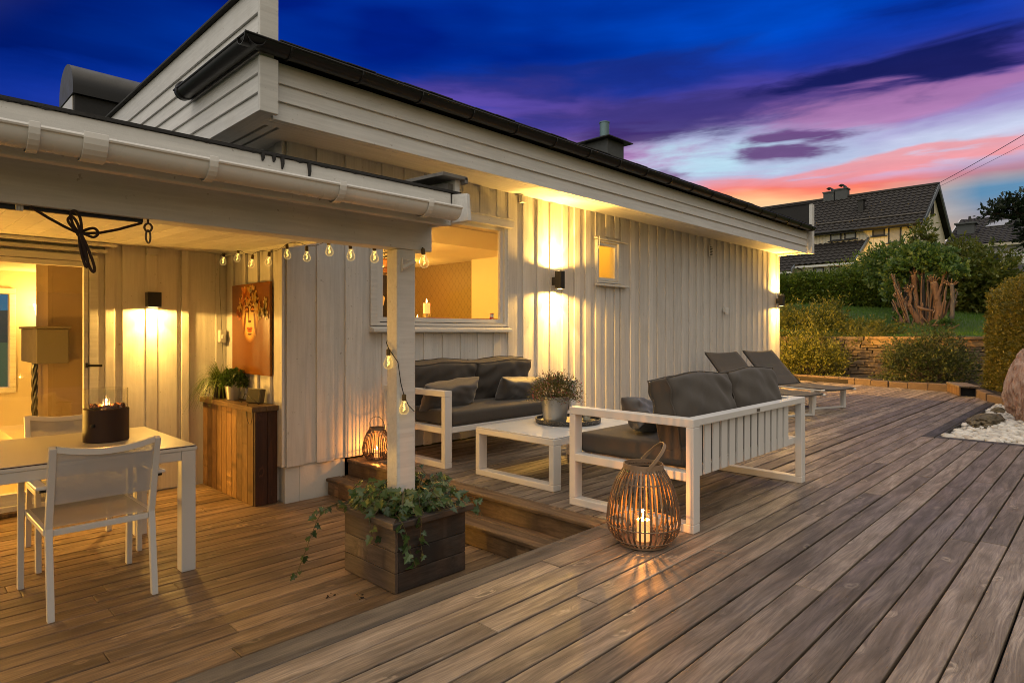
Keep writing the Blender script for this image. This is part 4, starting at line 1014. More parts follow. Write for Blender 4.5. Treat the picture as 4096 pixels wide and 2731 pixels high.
# loungers
def make_lounger(label):
    """foot end at origin, lying along +Y, x centred"""
    s = thing('sun_lounger', label, 'sun lounger', group='dark sling loungers by the wall')
    W = .66; zh = .30
    ln = [(0, .275), (.25, .292), (.95, .30)]; bk = [(.95, .30), (1.20, .50), (1.50, .80)]
    for sx in (-1, 1):
        xx = sx * (W / 2 - .015)
        mb = MB(); mb.tube([(xx, a, b) for a, b in [(-.05, .292), (.0, .285), (.3, .285), (1.0, .287), (1.75, .287)]], .014, 8); obj('side_rail', mb, ALU, s, smooth=True)
        mb = MB(); mb.tube([(xx, a, b) for a, b in [(.93, .30), (1.2, .50), (1.53, .80)]], .012, 8); obj('back_rail', mb, BLK, s, smooth=True)
    for yy in (.12, 1.62):
        mb = MB(); mb.box(-W / 2, -W / 2 + .05, yy, yy + .06, 0, .273); mb.box(W / 2 - .05, W / 2, yy, yy + .06, 0, .273); mb.box(-W / 2 + .05, W / 2 - .05, yy + .005, yy + .055, .0, .028); mb.box(-W / 2 + .05, W / 2 - .05, yy + .005, yy + .055, .25, .272); obj('leg_frame', mb, ALU, s, bevel=.004)
    mb = MB(); mb.box(-W / 2 + .03, -W / 2 + .05, 1.15, 1.17, .28, .46); mb.box(W / 2 - .05, W / 2 - .03, 1.15, 1.17, .28, .46); obj('back_prop', mb, ALU, s)
    def sl(pts, nseg, sagd):
        m_ = MB()
        def fn(u, v):
            f = v * (len(pts) - 1); i = min(int(f), len(pts) - 2); q = f - i
            a = pts[i][0] + (pts[i + 1][0] - pts[i][0]) * q; b = pts[i][1] + (pts[i + 1][1] - pts[i][1]) * q
            pad = .008 * abs(math.sin(v * nseg * math.pi)) ** .5
            return (-W / 2 + .012 + u * (W - .024), a, b + .012 - sagd * (1 - (2 * u - 1) ** 2) + pad)
        m_.grid(fn, 10, nseg * 8); return m_
    for nm, pts, ns in (('seat_sling', [(-.03, .30), (.3, .292), (.95, .297)], 3), ('back_sling', bk[:1] + [(1.2, .505)] + [(1.545, .815)], 3)):
        o_ = obj(nm, sl(pts, ns, .02), SLING, s, smooth=True, fixn=False); q = o_.modifiers.new('thick', 'SOLIDIFY'); q.thickness = .012
    return s
lo = make_lounger('dark sling sun lounger nearer the sofa, with raised back')
lo.location = (8.55, 2.97, 0); lo.rotation_euler = (0, 0, R(-21.5))
lo2 = copy_tree(lo); lo2['label'] = 'dark sling sun lounger farther from the sofa, under the far wall lamp'
lo2.location = (9.80, 2.95, 0); lo2.rotation_euler = (0, 0, R(-22.5))

# dining table
dt = thing('dining_table', 'long white garden table under the porch with the fire bowl on it', 'table', (.35, 4.44, LZ))
x0, x1, y0, y1, zt = -.75, 1.335, 3.93, 4.955, .455
for a in (x0, x1 - .08):
    for b in (y0 + .002, y1 - .082):
        mb = MB(); mb.box(a, a + .078, b, b + .08, LZ, zt - .0285); obj('leg', mb, ALU, dt, bevel=.004)
mb = MB(); mb.box(x0 + .08, x1 - .082, y0 + .004, y0 + .04, zt - .085, zt - .0295); mb.box(x0 + .08, x1 - .082, y1 - .04, y1 - .004, zt - .085, zt - .0295); mb.box(x0 + .004, x0 + .04, y0 + .083, y1 - .083, zt - .085, zt - .0295); mb.box(x1 - .042, x1 - .006, y0 + .083, y1 - .083, zt - .085, zt - .0295); obj('apron', mb, ALU, dt, bevel=.003)
mb = MB(); mb.box(x0 - .004, x1 + .004, y0 - .004, y1 + .004, zt - .028, zt - .0085); obj('top_frame', mb, ALU, dt, bevel=.003)
mb = MB(); mb.box(x0, x1, y0, y1, zt - .008, zt - .004); obj('dark_edge', mb, plain('laminate_edge', (.05, .015, .01), .5), dt)
mb = MB(); mb.box(x0 + .0005, x1 - .0005, y0 + .0005, y1 - .0005, zt - .0038, zt); obj('tabletop', mb, plain('table_laminate', (.50, .47, .43), .38, 0, .06, 4, .03, 200), dt, bevel=.001)
# chairs
def make_chair(label):
    s = thing('dining_chair', label, 'chair', group='white mesh garden armchairs')
    for sx in (-1, 1):
        mb = MB(); pr = [(-.325, 0), (-.29, .0), (-.235, .44), (-.335, .855), (-.37, .845), (-.27, .44)]
        mb.prism(pr, 'X', sx * .228 - .015, sx * .228 + .015); obj('back_leg', mb, ALU, s, bevel=.003)
        mb = MB(); mb.prism([(.275, 0), (.315, 0), (.295, .64), (.255, .64)], 'X', sx * .262 - .014, sx * .262 + .014); obj('front_leg', mb, ALU, s, bevel=.003)
        mb = MB(); mb.box(sx * .262 - .024, sx * .262 + .024, -.30, .32, .641, .66); obj('armrest', mb, ALU, s, bevel=.006)
        mb = MB(); mb.box(sx * .236 - .012, sx * .236 + .012, -.245, .27, .405, .435); obj('seat_rail', mb, ALU, s, bevel=.003)
        mb = MB(); mb.box(min(sx * .244, sx * .27), max(sx * .244, sx * .27), -.29, -.27, .628, .641); obj('arm_bolt', mb, BLK, s)
    for q_ in ((-.2125, .2125, -.262, -.238), (-.223, .223, .27, .295)): mb = MB(); mb.box(*q_, .40, .43); obj('cross_rail', mb, ALU, s, bevel=.003)
    mb = MB(); N = 12
    def bow(u): return -.03 * (1 - (2 * u - 1) ** 2)
    for i in range(N):
        u, v = i / N, (i + 1) / N
        a, b = -.2125 + .425 * u, -.2125 + .425 * v
        b0 = len(mb.v)
        for (xx, q) in ((a, bow(u)), (b, bow(v))):
            mb.v += [(xx, -.366 + q, .825 + q * .9), (xx, -.335 + q, .825 + q * .9), (xx, -.335 + q, .855 + q * .9), (xx, -.366 + q, .855 + q * .9)]
        for k in range(4): mb.face((b0 + k, b0 + (k + 1) % 4, b0 + 4 + (k + 1) % 4, b0 + 4 + k))
    obj('top_rail', mb, ALU, s)
    mb = MB()
    def fb(u, v):
        z_ = .56 + v * .278; yb = -.262 - (z_ - .44) * .243
        return (-.2125 + .425 * u, yb + bow(u) * v, z_ + bow(u) * .9 * v)
    mb.grid(fb, 12, 10); obj('back_mesh', mb, MESHW, s, smooth=True, fixn=False)
    mb = MB(); mb.box(-.2125, -.19, -.30, -.296, .56, .62) if False else None
    mb.grid(lambda u, v: (-.224 + .448 * u, -.228 + .50 * v, .435 - .018 * (1 - (2 * u - 1) ** 2) * (1 - (2 * v - 1) ** 4)), 12, 12); obj('seat_mesh', mb, MESHW, s, smooth=True, fixn=False)
    return s
chr_ = make_chair('white mesh armchair on the near side of the dining table, back to the camera')
chr_.location = (.822, 4.03, LZ); chr_.rotation_euler = (0, 0, R(.5))
c2 = copy_tree(chr_); c2['label'] = 'white mesh armchair on the far side of the dining table, by the patio door'
c2.location = (.93, 4.83, LZ); c2.rotation_euler = (0, 0, math.pi)
# fire bowl
fb_ = thing('table_fire_bowl', 'brown cylindrical table fire bowl with glass collar and flame on the dining table', 'fire bowl', (1.0, 4.49, zt))
FBX, FBY = 1.0, 4.49
mb = MB(); mb.lathe([(.118, zt + .0005), (.122, zt + .004), (.122, zt + .198), (.118, zt + .202), (.10, zt + .202)], (FBX, FBY, 0), 48); obj('bowl', mb, plain('rust_brown_metal', (.035, .014, .008), .55, .2, .2, 12), fb_, smooth='auto')
mb = MB(); mb.lathe([(.011, 0), (.011, .008), (.007, .012)], (0, 0, 0), 14, Matrix.Translation((FBX - .086, FBY - .086, zt + .105)) @ Matrix.Rotation(R(-45), 4, 'Z') @ Matrix.Rotation(R(90), 4, 'X')); obj('knob', mb, BLK, fb_, smooth='auto')
mb = MB(); rnd = random.Random(8)
for i in range(60):
    a_ = rnd.uniform(0, 6.28); r_ = .1 * rnd.uniform(0, 1) ** .5; mb.blob((FBX + math.cos(a_) * r_, FBY + math.sin(a_) * r_, zt + .203 + rnd.uniform(0, .012)), rnd.uniform(.010, .018), 1, .35, (1, 1, .8), i)
obj('lava_stones', mb, plain('lava_stone', (.12, .05, .025), .9, 0, .5, 30, .6, 60), fb_)
mb = MB(); mb.lathe([(.117, zt + .204), (.117, zt + .322), (.113, zt + .322), (.113, zt + .206)], (FBX, FBY, 0), 48); obj('glass_collar', mb, GLASSC, fb_, smooth='auto')
mb = MB()
for dx, dy, s_ in ((.0, 0, .6), (-.014, .012, .22), (.016, .004, .26)): mb.lathe([(.002, 0), (.011 * s_, .018 * s_), (.007 * s_, .05 * s_), (.0005, .06 * s_ ** .5)], (FBX + dx, FBY + dy, zt + .21), 10)
obj('flame', mb, FLAME, fb_, smooth=True)
point('fire_bowl_light', (FBX, FBY, zt + .228), 3, CANDLE, .005)

# cabinet under the picture
cb = thing('outdoor_cabinet', 'narrow cabinet of upright wooden planks under the flower portrait', 'cabinet', (2.24, 5.56, LZ))
mb = MB(); n = 10
for i in range(n):
    a = 5.012 + i * (1.10 / n); mb.box(2.135, 2.158, a + .0028, a + 1.10 / n - .0028, LZ + .002, .478)
obj('front_planks', mb, CABX, cb, bevel=.002)
mb = MB(); mb.box(2.142, 2.243, 4.99, 5.0115, LZ + .002, .478); mb.box(2.246, 2.348, 4.99, 5.0115, LZ + .002, .478) if False else None
mb.box(2.246, 2.345, 4.991, 5.0115, LZ + .002, .478) if False else None
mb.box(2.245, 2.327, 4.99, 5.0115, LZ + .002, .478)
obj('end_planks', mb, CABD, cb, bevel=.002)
mb = MB(); mb.box(2.108, 2.222, 4.965, 6.125, .480, .522); mb.box(2.224, 2.327, 4.965, 6.125, .480, .5215); obj('cabinet_top', mb, CABT, cb, bevel=.004)
mb = MB(); mb.box(2.1585, 2.32, 5.012, 6.11, LZ + .002, .478); obj('carcass', mb, DARK, cb)
CT = .5225
# picture
mt, t = material('portrait_print'); co = t.n('ShaderNodeTexCoord').outputs['Object']; n1 = t.noise(co, 4, 4, .6)
finish(t, t.mix(n1, (.15, .052, .009, 1), (.25, .095, .018, 1)), .12); PRB = mt
def pm(nm, c, r_=.15): return plain(nm, c, r_, 0, .35, 14, 0.0)
pic = thing('portrait_picture', 'tall amber picture of a woman with a flower crown on the alcove wall', 'picture', (2.32, 5.478, 1.15))
mb = MB(); mb.box(2.306, 2.3275, 5.088, 5.868, .755, 1.55); obj('panel', mb, PRB, pic)
PX = 2.3055
def el(mb, cy, cz, ry, rz, lay, n=28, rot=0, k=1.0):
    pts = []
    pass
    for i in range(n):
        a = 6.2832 * i / n; u, v = math.cos(a), math.sin(a); u = math.copysign(abs(u) ** k, u)
        yy, zz = u * ry, v * rz
        pts.append((PX - lay * .0005, cy + yy * math.cos(rot) - zz * math.sin(rot), cz + yy * math.sin(rot) + zz * math.cos(rot)))
    mb.poly(pts)
YC = 5.478   # y grows to the left seen from the terrace
FT = [(.34, .13, .018), (.50, .25, .05), (.66, .40, .10), (.75, .50, .15)]
for i, (ry, rz, cz) in enumerate(((.178, .245, 1.28), (.160, .225, 1.275), (.140, .205, 1.27), (.112, .172, 1.26), (.08, .125, 1.24))):
    mb = MB(); el(mb, YC, cz, ry, rz, 1 + i, 36); obj('face_tone', mb, pm('skin_tone', ((.30, .12, .022), (.46, .22, .04), (.60, .34, .08), (.70, .46, .14), (.76, .53, .19))[i]), pic)
mb = MB(); el(mb, YC + .062, 1.325, .046, .030, 6); el(mb, YC - .062, 1.325, .046, .030, 6); el(mb, YC + .020, 1.275, .009, .07, 6); el(mb, YC, 1.218, .034, .012, 6); el(mb, YC + .108, 1.20, .02, .10, 5, rot=.2); el(mb, YC - .108, 1.20, .02, .10, 5, rot=-.2); el(mb, YC, 1.105, .045, .008, 6); obj('face_shadow', mb, pm('face_shadow', (.15, .04, .007)), pic)
mb = MB(); el(mb, YC + .060, 1.318, .032, .019, 8); el(mb, YC - .060, 1.318, .032, .019, 8); obj('eyelid', mb, pm('eyelid_gold', (.60, .22, .03)), pic)
mb = MB()
for s_ in (1, -1): el(mb, YC + s_ * .060, 1.308, .034, .0045, 9)
obj('lash_line', mb, pm('lash_line', (.05, .015, .004)), pic)
mb = MB(); el(mb, YC + .026, 1.155, .034, .014, 7, rot=.12); el(mb, YC - .026, 1.155, .034, .014, 7, rot=-.12); el(mb, YC, 1.135, .046, .016, 8); obj('lips', mb, pm('lip_red', (.50, .12, .03)), pic)
mb = MB(); el(mb, YC, 1.147, .055, .003, 9); obj('lip_line', mb, pm('lip_line', (.12, .03, .008)), pic)
rnd = random.Random(31); FLC = [pm('petal_%s' % nm, c) for nm, c in (('rust', (.42, .10, .012)), ('orange', (.58, .19, .02)), ('gold', (.60, .34, .06)), ('straw', (.50, .36, .12)), ('umber', (.16, .05, .01)))]
mbs = [MB() for _ in FLC]; nl = 10
for i in range(120):
    a_ = rnd.uniform(.0, 3.1416); rr = rnd.uniform(.0, 1) ** .7
    cy, cz = YC + math.cos(a_) * .215 * rr, 1.385 + math.sin(a_) * .135 * rr - (.05 if abs(math.cos(a_) * rr) > .6 else 0)
    k = rnd.choice((0, 1, 1, 2, 2, 4)) if cy > YC - .02 else rnd.choice((0, 2, 3, 3, 2, 4))
    for q in range(rnd.choice((3, 4, 5))):
        b_ = rnd.uniform(0, 6.28); s_ = rnd.uniform(.010, .023)
        y_, z_ = cy + math.cos(b_) * s_, cz + math.sin(b_) * s_
        if 5.10 < y_ < 5.855 and z_ < 1.525: el(mbs[k], y_, z_, s_, s_ * .62, nl + i * .12, 10, b_)
for (cy, cz) in ((YC - .31, 1.32), (YC - .335, 1.27), (YC - .29, 1.29), (YC - .315, 1.38), (YC + .245, 1.30), (YC - .23, 1.30), (YC - .20, 1.27), (YC + .21, 1.27)):
    for q in range(5): b_ = q * 1.257; el(mbs[3 if cy < YC else 0], cy + math.cos(b_) * .018, cz + math.sin(b_) * .022, .024, .014, 12, 12, b_)
for m_, f_ in zip(mbs, FLC): obj('flower_crown', m_, f_, pic, fixn=False)
# pots, radio, sockets
gp = thing('grass_pot', 'trailing green grass in a black pot at the back of the wooden cabinet', 'plant', (2.23, 5.93, CT))
mb = MB(); mb.lathe([(.06, CT), (.085, CT + .15), (.08, CT + .15), (.07, CT + .12)], (2.23, 5.93, 0), 24); obj('pot', mb, BLK, gp, smooth='auto')
mb = MB(); rnd = random.Random(14)
for i in range(520):
    a_ = rnd.uniform(0, 6.28); r0 = rnd.uniform(0, .06); L_ = rnd.uniform(.18, .38); el_ = rnd.uniform(.15, 1.0)
    hx, hy = math.cos(a_), math.sin(a_)
    if hx > .2: L_ *= .45
    pts = []
    for q in np.linspace(0, 1, 7):
        rr = r0 + L_ * q * (.35 + .75 * (1 - el_)); zz = CT + .14 + L_ * (el_ * 1.0 * q + .25 * q - 1.15 * q * q * (1.1 - el_ * .5))
        px, py = 2.23 + hx * rr, 5.93 + hy * rr
        pts.append((min(px, 2.32), min(py, 6.09), max(zz, CT + .004 if px > 2.10 else .2)))
    sd = Vector((-hy, hx, 0)); b0 = len(mb.v)
    for j, p_ in enumerate(pts):
        wd = .0032 * (1 - (j / 6) ** 2 * .9)
        mb.v.append(tuple(Vector(p_) - sd * wd)); mb.v.append(tuple(Vector(p_) + sd * wd))
    for j in range(6): mb.face((b0 + 2 * j, b0 + 2 * j + 1, b0 + 2 * j + 3, b0 + 2 * j + 2))
obj('grass_blades', mb, leafmat('grass_blade', [(.035, .075, .008), (.09, .15, .015), (.17, .18, .02)], .45, .3), gp, fixn=False)
hp = thing('herb_pot', 'dark green herb in a small zinc pot on the wooden cabinet', 'plant', (2.225, 5.65, CT))
mb = MB(); mb.lathe([(.05, CT), (.066, CT + .125), (.069, CT + .127), (.069, CT + .132), (.062, CT + .132), (.06, CT + .1)], (2.225, 5.65, 0), 28); obj('pot', mb, ZINC, hp, smooth='auto')
n = 900; th_ = rg.uniform(0, 6.283, n); ph_ = np.arccos(rg.uniform(-.35, 1, n)); rad = .125 * rg.uniform(.15, 1, n) ** .45
P_ = np.stack([2.225 + .85 * rad * np.sin(ph_) * np.cos(th_), 5.65 + 1.1 * rad * np.sin(ph_) * np.sin(th_), CT + .15 + rad * np.cos(ph_)], 1); P_[:, 0] = np.minimum(P_[:, 0], 2.315)
D_ = P_ - np.array([2.225, 5.65, CT + .1]); V, Q = leaves(P_, D_ / np.linalg.norm(D_, axis=1)[:, None], .032, rg, .5, .6)
fast_mesh('foliage', V, Q, leafmat('herb_leaf', [(.02, .05, .008), (.045, .095, .014), (.08, .13, .02)]), hp)
rd = thing('portable_speaker', 'small dark speaker box leaning on the cabinet top below the picture', 'speaker', (2.24, 5.25, CT))
mb = MB(); xf(mb.box(-.022, .022, -.095, .095, .002, .125), TM((2.245, 5.24, CT), ry=10, rz=12)); obj('speaker_case', mb, plain('speaker_grey', (.06, .05, .035), .6), rd, bevel=.008)
mb = MB(); xf(mb.box(-.0245, -.0225, -.085, .085, .012, .115), TM((2.245, 5.24, CT), ry=10, rz=12)); obj('grille', mb, plain('speaker_grille', (.035, .03, .02), .8, 0, .2, 8, .6, 300), rd)
mb = MB(); pts = [(2.25, 5.55, CT + .01), (2.2, 5.45, CT + .006), (2.17, 5.33, CT + .006), (2.155, 5.22, CT + .09), (2.17, 5.10, CT + .05), (2.2, 5.05, CT + .01)]
mb.tube(pts, .0028, 6); mb.tube([(2.10 + .012 * math.cos(a_), 5.02 + .085 * math.cos(a_) - .02, CT - .05 + .085 * math.sin(a_)) for a_ in np.linspace(2.6, 7.4, 26)], .0026, 6)
tag(obj('speaker_cable', mb, BLK, smooth=True), 'thin black cable looping over the edge of the wooden cabinet', 'cable')
def box_thing(name, lab, cat, dims, mat, plugs=()):
    s = thing(name, lab, cat, (dims[0], dims[2], dims[4])); mb = MB(); mb.box(*dims); obj('socket_case', mb, mat, s, bevel=.008)
    for q in plugs: mb = MB(); mb.box(*q); obj('plug', mb, mat, s, bevel=.006)
    return s
box_thing('wall_socket', 'white double socket with plug in the alcove corner beside the portrait', 'socket', (2.265, 2.325, 6.05, 6.115, 1.03, 1.145), ALU, ((2.275, 2.3, 6.02, 6.049, 1.06, 1.10),))
box_thing('wall_socket', 'white socket on the plain stretch of wall right of the small window', 'socket', (10.22, 10.37, YW - .075, YW - .026, 1.47, 1.55), ALU, ((10.2, 10.27, YW - .11, YW - .076, 1.43, 1.475),))

# string lights
sl_ = thing('string_lights', 'string of small clear bulbs looping along the porch edge and down the white post', 'string lights', (2.25, 4.6, 1.8))
bulbs = [(2.27, 5.97, 1.842), (2.275, 5.655, 1.85), (2.28, 5.364, 1.775), (2.28, 5.04, 1.768), (2.26, 4.68, 1.795), (2.25, 4.34, 1.747), (2.25, 4.02, 1.760), (2.25, 3.73, 1.705), (2.25, 3.44, 1.668), (2.262, 2.945, 1.60)]
post_b = [(2.08, 3.035, 1.008), (2.122, 2.94, .750)]
SOCK = plain('bulb_socket', (.12, .08, .03), .4, .6)
mb = MB(); mb.lathe([(.0, -.02), (.012, -.02), (.0125, .012), (.006, .018)], (0, 0, 0), 14); sm_ = obj('bulb_socket', mb, SOCK, smooth='auto').data
mb = MB(); mb.lathe([(.0125, -.02), (.014, -.03), (.024, -.052), (.029, -.068), (.026, -.085), (.015, -.097), (.0005, -.1)], (0, 0, 0), 20); gm_ = obj('bulb', mb, GLASSB, smooth=True).data
mb = MB(); mb.tube([(.006 * math.cos(q * 5), .006 * math.sin(q * 5), -.024 - q * .008) for q in np.linspace(0, 6.5, 40)], .0005, 4)
for q in range(6): mb.blob((.006 * math.cos(q * 1.6), .006 * math.sin(q * 1.6), -.03 - q * .0095), .0034, 1, 0)
fm_ = obj('filament', mb, FILA).data
for nm in ('bulb_socket', 'bulb', 'filament'): bpy.data.objects.remove(bpy.data.objects[nm])
def bulb(p, tilt=(0, 0)):
    g = bpy.data.objects.new('bulb', gm_); COL.objects.link(g); g.parent = sl_; g.matrix_parent_inverse = Matrix.Translation(-Vector(sl_.location)); g.location = p; g.rotation_euler = (tilt[0], tilt[1], 0)
    for nm, me in (('bulb_socket', sm_), ('filament', fm_)):
        o_ = bpy.data.objects.new(nm, me); COL.objects.link(o_); o_.parent = g
for i, p_ in enumerate(bulbs): bulb(p_, (.08 * ((i % 3) - 1), .15 if i < 4 else -.05))
for p_ in post_b: bulb(p_, (-.05, 0.05))
mb = MB(); pts = []
top = [(p_[0], p_[1], p_[2] + .02) for p_ in bulbs]
for a, b in zip(top, top[1:]):
    for q in np.linspace(0, 1, 8)[:-1]:
        pts.append((a[0] + (b[0] - a[0]) * q, a[1] + (b[1] - a[1]) * q, a[2] + (b[2] - a[2]) * q + .0 + .018 * math.sin(3.14 * q) * (1 if (bulbs.index((b[0], b[1], round(b[2] - .02, 3))) if (b[0], b[1], round(b[2] - .02, 3)) in bulbs else 0) % 2 else -1)))
pts.append(top[-1]); mb.tube(pts, .0022, 5)
mb.tube([(2.262, 2.945, 1.62), (2.25, 3.1, 1.59), (2.17, 3.104, 1.5), (2.15, 3.104, 1.15), (2.09, 3.07, 1.06), (2.08, 3.035, 1.03), (2.092, 2.958, .95), (2.11, 2.955, .83), (2.122, 2.945, .768), (2.16, 2.952, .70), (2.205, 2.955, .66), (2.24, 3.0, .66), (2.243, 3.06, .68)], .0026, 6)
mb.tube([(2.27, 5.99, 1.86), (2.272, 6.07, 1.84), (2.282, 6.10, 1.5), (2.30, 6.10, 1.14), (2.31, 6.10, .9), (2.31, 6.08, .55)], .0022, 5)
obj('light_cord', mb, BLK, sl_, smooth=True)

# hook, rail and tied cord under the beam
hk = thing('ring_hook', 'steel eye hook with hanging ring under the porch beam', 'hook', (.815, 2.97, 1.6))
mb = MB(); mb.tube([(.815, 2.97, 1.602), (.815, 2.97, 1.585)] + [(.815 + .0 , 2.97 + .016 * math.sin(a_), 1.568 + .017 * math.cos(a_)) for a_ in np.linspace(0, 6.0, 16)], .0045, 8); xf(mb, TM((.815, 2.97, 0), rz=45) @ Matrix.Translation((-.815, -2.97, 0))); obj('eye', mb, plain('rusty_steel', (.10, .07, .05), .5, .7), hk, smooth=True)
mb = MB(); mb.tube([(.815 + .012 * math.cos(a_), 2.97 + .012 * math.cos(a_), 1.529 + .027 * math.sin(a_)) for a_ in np.linspace(0, 6.2832, 22)[:-1]], .004, 8, closed=True); obj('ring', mb, plain('grey_steel', (.14, .12, .1), .45, .8), hk, smooth=True)
rl = thing('blind_rail', 'thin black rail with a rubber strip along the inside of the porch beam', 'rail', (0, 3.0, 1.59))
mb = MB(); mb.box(-3, .37, 2.985, 3.004, 1.583, 1.6025); mb.box(.395, .80, 2.985, 3.004, 1.588, 1.6025); obj('rail_strip', mb, BLK, rl)
mb = MB()
for k in range(5): mb.box(.372 + k * .0046, .3755 + k * .0046, 2.984, 3.006, 1.582, 1.6025)
obj('rail_clip', mb, ALU, rl)
cd_ = thing('tied_cord', 'dark cord tied in a bow hanging below the porch beam', 'cord', (.58, 2.95, 1.55))
mb = MB()
def cat(p): return (p[0], 2.965, p[1])
c0 = (.567, 1.514)
mb.tube([cat(p_) for p_ in ((.412, 1.598), (.47, 1.562), (.52, 1.535), c0, (.64, 1.525), (.70, 1.545), (.79, 1.584))], .0055, 8)
for loop in (((0, 0), (-.022, .035), (-.030, .075), (-.014, .085), (.0, .06), (.004, .02), (0, 0)), ((0, 0), (-.03, .03), (-.038, .05), (-.026, .062), (-.01, .04), (0, 0)), ((0, 0), (.025, .018), (.05, .025), (.062, .006), (.045, -.012), (.02, -.005), (0, 0)), ((0, 0), (.004, -.06), (.018, -.125), (.026, -.128), (.024, -.10), (.010, -.04), (0, 0)), ((0, 0), (.012, -.06), (.035, -.135), (.048, -.15), (.046, -.12), (.022, -.05), (0, 0))):
    ctr = [Vector((c0[0] + a, 2.962 - .004 * i, c0[1] + b)) for i, (a, b) in enumerate(loop)]; pts = []
    for i in range(len(ctr) - 1):
        p0, p1, p2, p3 = ctr[max(i - 1, 0)], ctr[i], ctr[i + 1], ctr[min(i + 2, len(ctr) - 1)]
        for q in (0, .25, .5, .75): pts.append(.5 * ((2 * p1) + (p2 - p0) * q + (2 * p0 - 5 * p1 + 4 * p2 - p3) * q * q + (3 * p1 - p0 - 3 * p2 + p3) * q ** 3))
    pts.append(ctr[-1]); mb.tube(pts, .0055, 8)
mb.blob((c0[0], 2.96, c0[1]), .013, 2, .1); obj('cord_loops', mb, plain('dark_cord', (.03, .012, .008), .8), cd_, smooth=True)

mb = MB(); rnd = random.Random(41)
for (cx_, cy_, n_, sp_) in ((1.70, 3.02, 7, .018), (1.80, 2.88, 6, .016)):
    for i in range(n_): mb.blob((cx_ + rnd.gauss(0, sp_), cy_ + rnd.gauss(0, sp_), LZ + .003), rnd.uniform(.003, .008), 1, .3, (1.2, 1, .5), i)
tag(obj('soil_crumbs', mb, SOIL), 'few dark crumbs of soil on the lower deck left of the planter', 'soil')
# ================================================================== planter with ivy
pb = thing('planter_box', 'square planter of grey brown boards round the porch post', 'planter', (2.195, 3.03, LZ))
X0, X1, Y0, Y1 = 1.945, 2.445, 2.775, 3.29; PT = .073
zs = [LZ + .004, LZ + .113, LZ + .226, PT - .004]
mb = MB()
for a, b in zip(zs, zs[1:]): mb.box(X0 + .022, X1 - .001, Y0, Y0 + .022, a, b - .003)
obj('planter_side', mb, PLX, pb, bevel=.003); mb = MB()
for a, b in zip(zs, zs[1:]): mb.box(X0 + .022, X1 - .001, Y1 - .022, Y1, a, b - .003)
obj('planter_side', mb, PLX, pb, bevel=.003); mb = MB()
for a, b in zip(zs, zs[1:]): mb.box(X0, X0 + .0215, Y0 + .001, Y1 - .001, a, b - .003)
obj('planter_side', mb, PLY, pb, bevel=.003); mb = MB()
for a, b in zip(zs, zs[1:]): mb.box(X1 - .022, X1 + .0005, Y0 + .0225, Y1 - .0225, a, b - .003)
obj('planter_side', mb, PLY, pb, bevel=.003)
mb = MB(); o_ = .036; wd = .075; a, b, c, d_ = X0 - o_, X1 + o_, Y0 - o_, Y1 + o_
mb.prism([(a, c), (b, c), (b - wd, c + wd), (a + wd, c + wd)], 'Z', PT, PT + .036); obj('rim_board', mb, PLX, pb, bevel=.005); mb = MB(); mb.prism([(b, d_), (a, d_), (a + wd, d_ - wd), (b - wd, d_ - wd)], 'Z', PT, PT + .036)
obj('rim_board', mb, PLX, pb, bevel=.005)
mb = MB(); mb.prism([(a, d_ - .002), (a, c + .002), (a + wd - .001, c + wd + .001), (a + wd - .001, d_ - wd - .001)], 'Z', PT, PT + .0355); obj('rim_board', mb, PLY, pb, bevel=.005); mb = MB(); mb.prism([(b, c + .002), (b, d_ - .002), (b - wd + .001, d_ - wd - .001), (b - wd + .001, c + wd + .001)], 'Z', PT, PT + .0355)
obj('rim_board', mb, PLY, pb, bevel=.005)
mb = MB(); mb.box(X0 + .0225, X1 - .0225, Y0 + .0225, Y1 - .0225, LZ + .05, PT + .005); obj('soil', mb, SOIL, pb)
iv = thing('ivy', 'green ivy spilling over the planter at the foot of the white post', 'ivy', (2.195, 3.03, PT + .005))
rnd = random.Random(6)
shape = [(0, 0), (.30, -.12), (.46, .10), (.24, .30), (.40, .55), (.20, .58), (0, 1.0), (-.20, .58), (-.40, .55), (-.24, .30), (-.46, .10), (-.30, -.12)]
ivm = MB(); vm_ = MB()
def ivyleaf(p, nrm, tip, s_):
    n_ = Vector(nrm).normalized(); tp = Vector(tip); tp = (tp - n_ * tp.dot(n_))
    if tp.length < 1e-4: tp = n_.orthogonal()
    tp.normalize(); sd = tp.cross(n_); b0 = len(ivm.v)
    for (u, v) in shape: ivm.v.append(tuple(Vector(p) + (sd * u + tp * v) * s_ + n_ * (.18 * s_ * (abs(u) * 1.2 - v * v * .5))))
    for k in range(1, 11): ivm.face((b0, b0 + k, b0 + k + 1))
def vine(pts, every, s_, out):
    ctr = [Vector(p) for p in pts]; path = []
    for i in range(len(ctr) - 1):
        p0, p1, p2, p3 = ctr[max(i - 1, 0)], ctr[i], ctr[i + 1], ctr[min(i + 2, len(ctr) - 1)]
        for q in np.linspace(0, 1, 9)[:-1]: path.append(.5 * ((2 * p1) + (p2 - p0) * q + (2 * p0 - 5 * p1 + 4 * p2 - p3) * q * q + (3 * p1 - p0 - 3 * p2 + p3) * q ** 3))
    path.append(ctr[-1]); vm_.tube(path, .0022, 5); acc = 0
    for i in range(1, len(path)):
        acc += (path[i] - path[i - 1]).length
        if acc > every:
            acc = 0; dr = Vector((rnd.gauss(0, 1), rnd.gauss(0, 1), rnd.gauss(0, .6))); base = path[i] + dr * .012
            vm_.tube([path[i], base], .0011, 4)
            ivyleaf(base, Vector(out) + Vector((rnd.gauss(0, .45), rnd.gauss(0, .45), rnd.gauss(.15, .4))), dr + Vector((0, 0, -.4)), s_ * rnd.uniform(.65, 1.2))
out0 = (-.5, -.6, .6)
